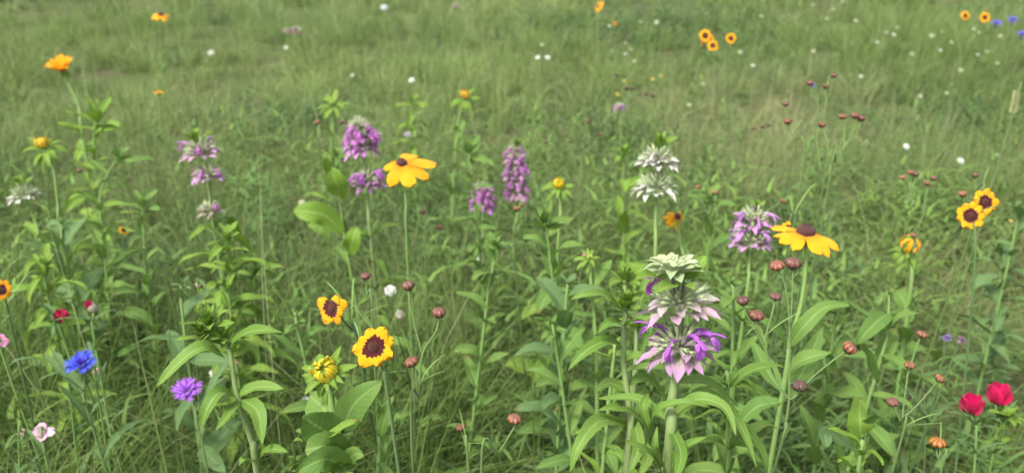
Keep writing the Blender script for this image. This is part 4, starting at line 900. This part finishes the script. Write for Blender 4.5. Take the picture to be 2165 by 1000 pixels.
for a in [('white flower between the two coreopsis and the bud stem', 825, 614, 26, .2), ('faint white flower just below the white one by the bud stem', 846, 664, 20, .14, (0.62, 0.56, 0.50)), ('white puff right of the purple cornflower', 453, 787, 22, .2),
          ('white flower left of the closed coneflower bud', 647, 848, 24, .16), ('white flower low at the right of the large tiered beebalm', 1567, 873, 24, .18), ('white flower between the magenta beebalm and the tall bare coneflower bud', 870, 170, 13, .25),
          ('left of two bright white flowers in the far centre', 1137, 122, 11, .25), ('right of two bright white flowers in the far centre', 1158, 122, 11, .25), ('white flower in the grass above the five small buds', 1916, 310, 14, .25),
          ('white flower in the grass above the pair of coreopsis', 2031, 340, 15, .22), ('pale white flower at the top edge left of centre', 812, 16, 15, .2, (0.52, 0.62, 0.66)), ('white dot in the far grass at upper left', 446, 112, 14, .2, (0.58, 0.60, 0.50)),
          ('white speck below the dull pink far beebalm', 605, 101, 10, .2, (0.55, 0.58, 0.48)), ('pale speck left of the magenta beebalm', 745, 160, 8, .2, (0.5, 0.55, 0.42)), ('greyish white flower behind the spread coneflower', 862, 284, 16, .15, (0.45, 0.42, 0.50)),
          ('pale flower speck left of the spread coneflower plant', 638, 428, 14, .12, (0.55, 0.52, 0.36)), ('tiny white flower by the leaves under the short magenta beebalm', 1012, 548, 10, .2)]:
    white_flower(*a)
# the many small white dots of the far right: each with the place that singles it out
FARW = [(1388, 48, 11, 'right of two white dots above the far black buds'), (1355, 47, 8, 'left of two white dots above the far black buds'), (1288, 56, 9, 'white dot beside the tiny far orange coreopsis'), (1323, 92, 9, 'topmost pale dot above the far black buds'),
        (1334, 105, 8, 'second pale dot down above the far black buds'), (1322, 115, 8, 'third pale dot down above the far black buds'), (1341, 130, 10, 'lowest pale dot above the far black buds'), (1294, 108, 8, 'leftmost pale dot above the far black buds'),
        (1146, 95, 10, 'pale dot above the two bright white flowers'), (1565, 111, 11, 'white dot just below the lone far coreopsis'), (1592, 139, 11, 'white dot below right of the lone far coreopsis'), (1487, 178, 12, 'white dot in the grass under the coreopsis cluster'),
        (1457, 222, 12, 'white dot at the left of the dry grass patch'), (1610, 35, 11, 'white dot above right of the lone far coreopsis'), (1720, 109, 10, 'white dot above the blue speck bud stem'), (1748, 40, 9, 'left dot of a faint group at top right'),
        (1762, 21, 8, 'upper dot of a faint group at top right'), (1781, 4, 8, 'topmost dot of a faint group at top right'), (1790, 6, 7, 'right topmost dot of a faint group at top right'), (1809, 44, 9, 'right dot of a faint group at top right'),
        (1719, 11, 8, 'far left dot of a faint group at top right'), (1874, 69, 9, 'left dot of three above the middle of the right meadow'), (1890, 74, 12, 'bright middle dot of three above the middle of the right meadow'), (1897, 59, 9, 'top dot of three above the middle of the right meadow'),
        (1855, 90, 10, 'dot left below the three white dots at right'), (1970, 76, 13, 'white dot between the three dots and the yellow pair'), (1991, 67, 7, 'small dot left below the yellow coreopsis pair'), (1988, 107, 8, 'faint dot right of the lone dot at right'),
        (2011, 90, 10, 'white dot below the left yellow coreopsis'), (1928, 115, 12, 'white dot below the three dots at right'), (2059, 62, 11, 'upper of two white dots under the yellow pair'), (2069, 69, 9, 'lower of two white dots under the yellow pair'),
        (2087, 110, 13, 'bright white dot below the blue cornflowers'), (2067, 116, 9, 'small white dot left of the bright one under the cornflowers'), (2115, 77, 12, 'white dot directly under the left blue cornflower'), (2109, 134, 11, 'lowest white dot below the blue cornflowers'),
        (2031, 149, 12, 'white dot in the middle of the far right grass'), (1946, 204, 13, 'white dot above the pale grass at right'), (1820, 162, 11, 'cream dot right of the tallest bud stem'), (2002, 197, 9, 'faint white dot left of the pale seed spike'), (2108, 327, 9, 'faint dot above the right edge leaves')]
for (x_, y_, w_, l_) in FARW: white_flower(l_, x_, y_, w_ * rnd.uniform(0.7, 0.95), rnd.uniform(0.18, 0.26), (0.54, 0.57, 0.46) if rnd.random() < 0.5 else (0.38, 0.44, 0.27))
for (x_, y_, w_, l_) in [(1380, 168, 10, 'left of two pale yellow specks above the far black buds'), (1398, 161, 10, 'right of two pale yellow specks above the far black buds'), (1320, 172, 10, 'yellow speck among the far black buds'), (1306, 200, 13, 'larger yellow speck left under the far black buds'), (2137, 467, 12, 'yellow dot at the right edge beside the pair of coreopsis')]:
    white_flower(l_, x_, y_, w_ * 0.8, 0.3, (0.52, 0.42, 0.10))

# ------------------------------------------------------------------ leafy plants without flowers
def leafy(label, hp, z, kind='cone', L=0.1, via=(), mat='leaf_coneflower', step=0.04, n0=0.05, n1=0.9, wide=1.1, r=0.0020, crown=52, lean=None, group='leafy plants without flowers'):
    P = pt(hp[0], hp[1], z); path = stem_path(P, via, lean, z)
    t = thing('leafy_plant', label, 'leafy plant', path[-1] + Vector((0, 0, 0.004)), group)
    C = stem_part(t, path, r * 0.6, r * 1.3, 'stem_green', 6)
    if kind == 'cone': coneflower_leaves(t, C, n0, n1, step * 0.62, L * 0.66, mat, wide * 0.78)
    else: beebalm_leaves(t, C, n0, n1, step * 0.75, L * 0.8, mat)
    if crown: bud_top(t, P, crown * rnd.uniform(0.6, 0.95) * z / FPX, mat, rnd.randrange(5, 10), name='leaf', up=(rnd.uniform(-10, 25), rnd.uniform(50, 80)))
    return t
def rosette(label, px, L, n, mat='leaf_coneflower', el=(35, 78), h=0.02, wide=1.1):
    P = pth(px[0], px[1], h); B = drop(P); t = thing('leafy_plant', label, 'leafy plant', B + Vector((0, 0, 0.004)), 'leafy plants without flowers')
    for k in range(n): put_leaf(t, B + Vector((0, 0, 0.003)), k * 2.4 + rnd.uniform(-.3, .3), R(rnd.uniform(*el)), L * rnd.uniform(0.7, 1.1), OVATE, mat, w=wide)
B_, N_, U_ = 'leaf_bright', 'leaf_coneflower', 'leaf_blue'
t = leafy('leafy stem with one big horizontal leaf left of the magenta beebalm', (710, 330), 1.28, 'cone', 0.08, [(718, 420), (728, 500), (740, 570)], N_, 0.06, crown=70)
for pts, wpx in [([(728, 495), (690, 458, -.02), (655, 448, -.03), (620, 446, -.03)], 46), ([(722, 420), (712, 390, -.03), (700, 355, -.04)], 44), ([(735, 540), (745, 510, -.03), (752, 480, -.03)], 36)]: px_leaf(t, pts, 1.28, wpx, B_, nw=6, b=0.6, a=0.8, cup=0.15, up=Vector((0, -0.9, 0.5)))
leafy('dense leafy clump behind the short magenta beebalm', (990, 318), 1.5, 'cone', 0.10, [(1000, 400)], N_, 0.025, crown=90)
leafy('leafy plant with upright oval leaves under the yellow centre bud', (1150, 470), 1.2, 'cone', 0.12, [(1165, 560)], N_, 0.03, crown=90, wide=1.3)
leafy('leafy plant with wide spread leaves below the short magenta beebalm', (1045, 520), 1.12, 'cone', 0.085, [(1040, 580), (1030, 640)], N_, 0.035, wide=1.3)
leafy('leafy plant behind the bud left of the large tiered beebalm', (1200, 600), 1.0, 'cone', 0.11, [(1195, 680)], U_, 0.03, wide=1.3)
leafy('bright leafy clump under the upturned yellow coneflower', (205, 250), 1.55, 'cone', 0.12, [(200, 340)], B_, 0.025, crown=100)
leafy('pale leafy plant between the left bud and the pink beebalm', (250, 330), 1.45, 'cone', 0.12, [(215, 400), (215, 480)], N_, 0.03)
leafy('leafy plant with upright leaves left of the pink beebalm', (300, 430), 1.35, 'cone', 0.10, [(305, 520), (310, 600)], N_, 0.03, crown=80)
leafy('leafy plant with broad blue green leaves under the left bud', (130, 470), 1.3, 'cone', 0.13, [(140, 560)], U_, 0.03, wide=1.3)
leafy('bright leafy clump at far left above the small crimson poppy', (95, 560), 1.15, 'mon', 0.09, [(105, 640)], B_, 0.035)
leafy('bright droopy leafed plant below the pale pink beebalm', (480, 500), 1.15, 'mon', 0.10, [(485, 600), (490, 680)], B_, 0.035, crown=70)
leafy('droopy leafed plant right of the one below the pale pink beebalm', (540, 560), 1.2, 'mon', 0.085, [(540, 640)], 'leaf_beebalm', 0.04)
leafy('dark broad leaves left of the leaning green beebalm', (385, 600), 1.0, 'cone', 0.12, [(390, 700)], U_, 0.04, wide=1.2)
leafy('broad leaved plant left of the small sideways coreopsis', (625, 670), 0.95, 'cone', 0.09, [(640, 740)], N_, 0.035, wide=1.3)
leafy('leafy shoot with opening tip right of the closed coneflower bud', (808, 872), 0.73, 'cone', 0.075, [(808, 930), (800, 1010)], N_, 0.02, crown=70, wide=1.2)
leafy('leafy shoot at the bottom under the closed coneflower bud', (690, 965), 0.68, 'cone', 0.06, [(692, 1010)], B_, 0.015, crown=70)
leafy('leafy coneflower plant behind the buds right of the large beebalm', (1545, 600), 0.98, 'cone', 0.11, [(1550, 700)], N_, 0.035)
leafy('tall leafy stem left of the forked bud stem at right', (1880, 620), 0.95, 'cone', 0.11, [(1875, 700), (1850, 800)], N_, 0.03, wide=1.2)
leafy('leafy clump right below the large yellow coneflower', (1765, 640), 0.98, 'cone', 0.11, [(1760, 720)], N_, 0.03, wide=1.2)
leafy('leafy plant in the grass right of the white beebalm', (1500, 415), 1.35, 'cone', 0.10, [(1500, 480)], N_, 0.03, crown=70)
leafy('light leafy stem behind the white beebalm at left', (1315, 320), 1.65, 'cone', 0.10, [(1318, 390)], B_, 0.035, wide=1.3)
leafy('grey green leafy plant at the right edge', (2150, 440), 1.25, 'cone', 0.09, [(2140, 520)], U_, 0.03)
leafy('leafy plant at the right edge above the dry straw', (2110, 520), 1.3, 'mon', 0.07, [(2115, 580)], U_, 0.04)
leafy('bright leafed weed behind the bud beebalm left of the large tiered beebalm', (1300, 730), 0.80, 'cone', 0.08, [(1290, 830)], B_, 0.04)
leafy('low leafy plant between the bent stem bud and the left bud beebalm', (1165, 690), 0.95, 'cone', 0.09, [(1180, 760)], N_, 0.05)
leafy('bright green tuft in the far grass above the spread coneflower', (870, 215), 2.2, 'mon', 0.08, [(870, 260)], B_, 0.03)
leafy('droopy leafed plant at the lower right foot of the large beebalm', (1530, 800), 0.72, 'mon', 0.075, [(1540, 900)], 'leaf_beebalm', 0.04)
t = leafy('plant with one upright pale oval leaf at lower right', (1825, 905), 0.84, 'cone', 0.07, [(1825, 960)], N_, 0.03, wide=1.3)
px_leaf(t, [(1822, 935), (1818, 890, -.01), (1818, 842, .01)], 0.84, 60, 'leaf_bright', nw=6, a=0.9, b=0.55, cup=0.1, up=Vector((0, -1, 0.1)))
px_leaf(t, [(1815, 960), (1775, 930, -.02), (1745, 918, -.03), (1750, 945, -.04)], 0.80, 36, U_, nw=6, a=0.7, b=0.5)
leafy('bright leafy shoot at the bottom edge below the pale oval leaf', (1815, 960), 0.74, 'cone', 0.065, [(1812, 1010)], B_, 0.016, crown=70, wide=1.2)
rosette('broad leaf rosette at the bottom right of centre', (1910, 930), 0.10, 9, N_)
rosette('broad leaf rosette low between the beebalm and the bent stem bud', (1235, 900), 0.09, 7, B_)
rosette('leaf rosette low in front of the small crimson poppies', (60, 740), 0.09, 9, U_)
rosette('leaf rosette behind the bright blue cornflower', (255, 700), 0.09, 8, N_)
rosette('leaf rosette under the sideways coreopsis', (560, 760), 0.08, 8, B_)
rosette('blue green leaf rosette behind the large coneflower', (1680, 450), 0.09, 9, U_)
rosette('leaf rosette below the two small buds under the spread coneflower', (930, 560), 0.09, 8, N_)
rosette('leaf rosette in front of the lavender beebalm', (1500, 700), 0.10, 8, N_)
# bright feathery bush at the bottom, pale seed spike at the right, dark withered flower
def sprig_weed(label, px, z, s):
    P = pt(px[0], px[1], z); path = stem_path(P, (), (0, 0.02)); t = thing('leafy_plant', label, 'leafy plant', path[-1] + Vector((0, 0, 0.004)), 'leafy plants without flowers'); C = stem_part(t, path, 0.001, 0.0016, 'stem_green', 5)
    for k in range(46):
        i = rnd.randrange(0, len(C) * 2 // 3); put_leaf(t, C[i], rnd.uniform(0, 6.28), R(rnd.uniform(-10, 75)), s * rnd.uniform(0.5, 1.1), OVATE, B_, w=1.5)
sprig_weed('small leaved bright weed at the bottom left of the closed bud', (618, 935), 0.72, 0.018)
sprig_weed('small leaved weed right under the poppies', (2130, 880), 0.95, 0.020)
def spike(label, a, b, z):
    p0, p1 = pt(*a, z), pt(*b, z); path = stem_path(p1, (), (0.0, 0.02)); t = thing('grass_seed_spike', label, 'seed spike', path[-1] + Vector((0, 0, 0.004)))
    stem_part(t, [p0] + path, 0.0007, 0.0012, 'stem_pale', 5); m = MB(); d = p0 - p1
    for k in range(60):
        f = (k + 0.5) / 60; az = k * 2.4; o = p1 + d * f - p1; rr = Vector((math.cos(az), math.sin(az), 0.6)); m.tube([o, o + rr * 0.0035, o + rr * 0.0065], [0.0006, 0.0016, 0.0002], 4)
    part('seed_head', m.mesh('seed_head', 'spike_tan'), t, Matrix.Translation(p1))
spike('pale yellow seed spike standing at the right edge', (2150, 196), (2141, 242), 1.3)
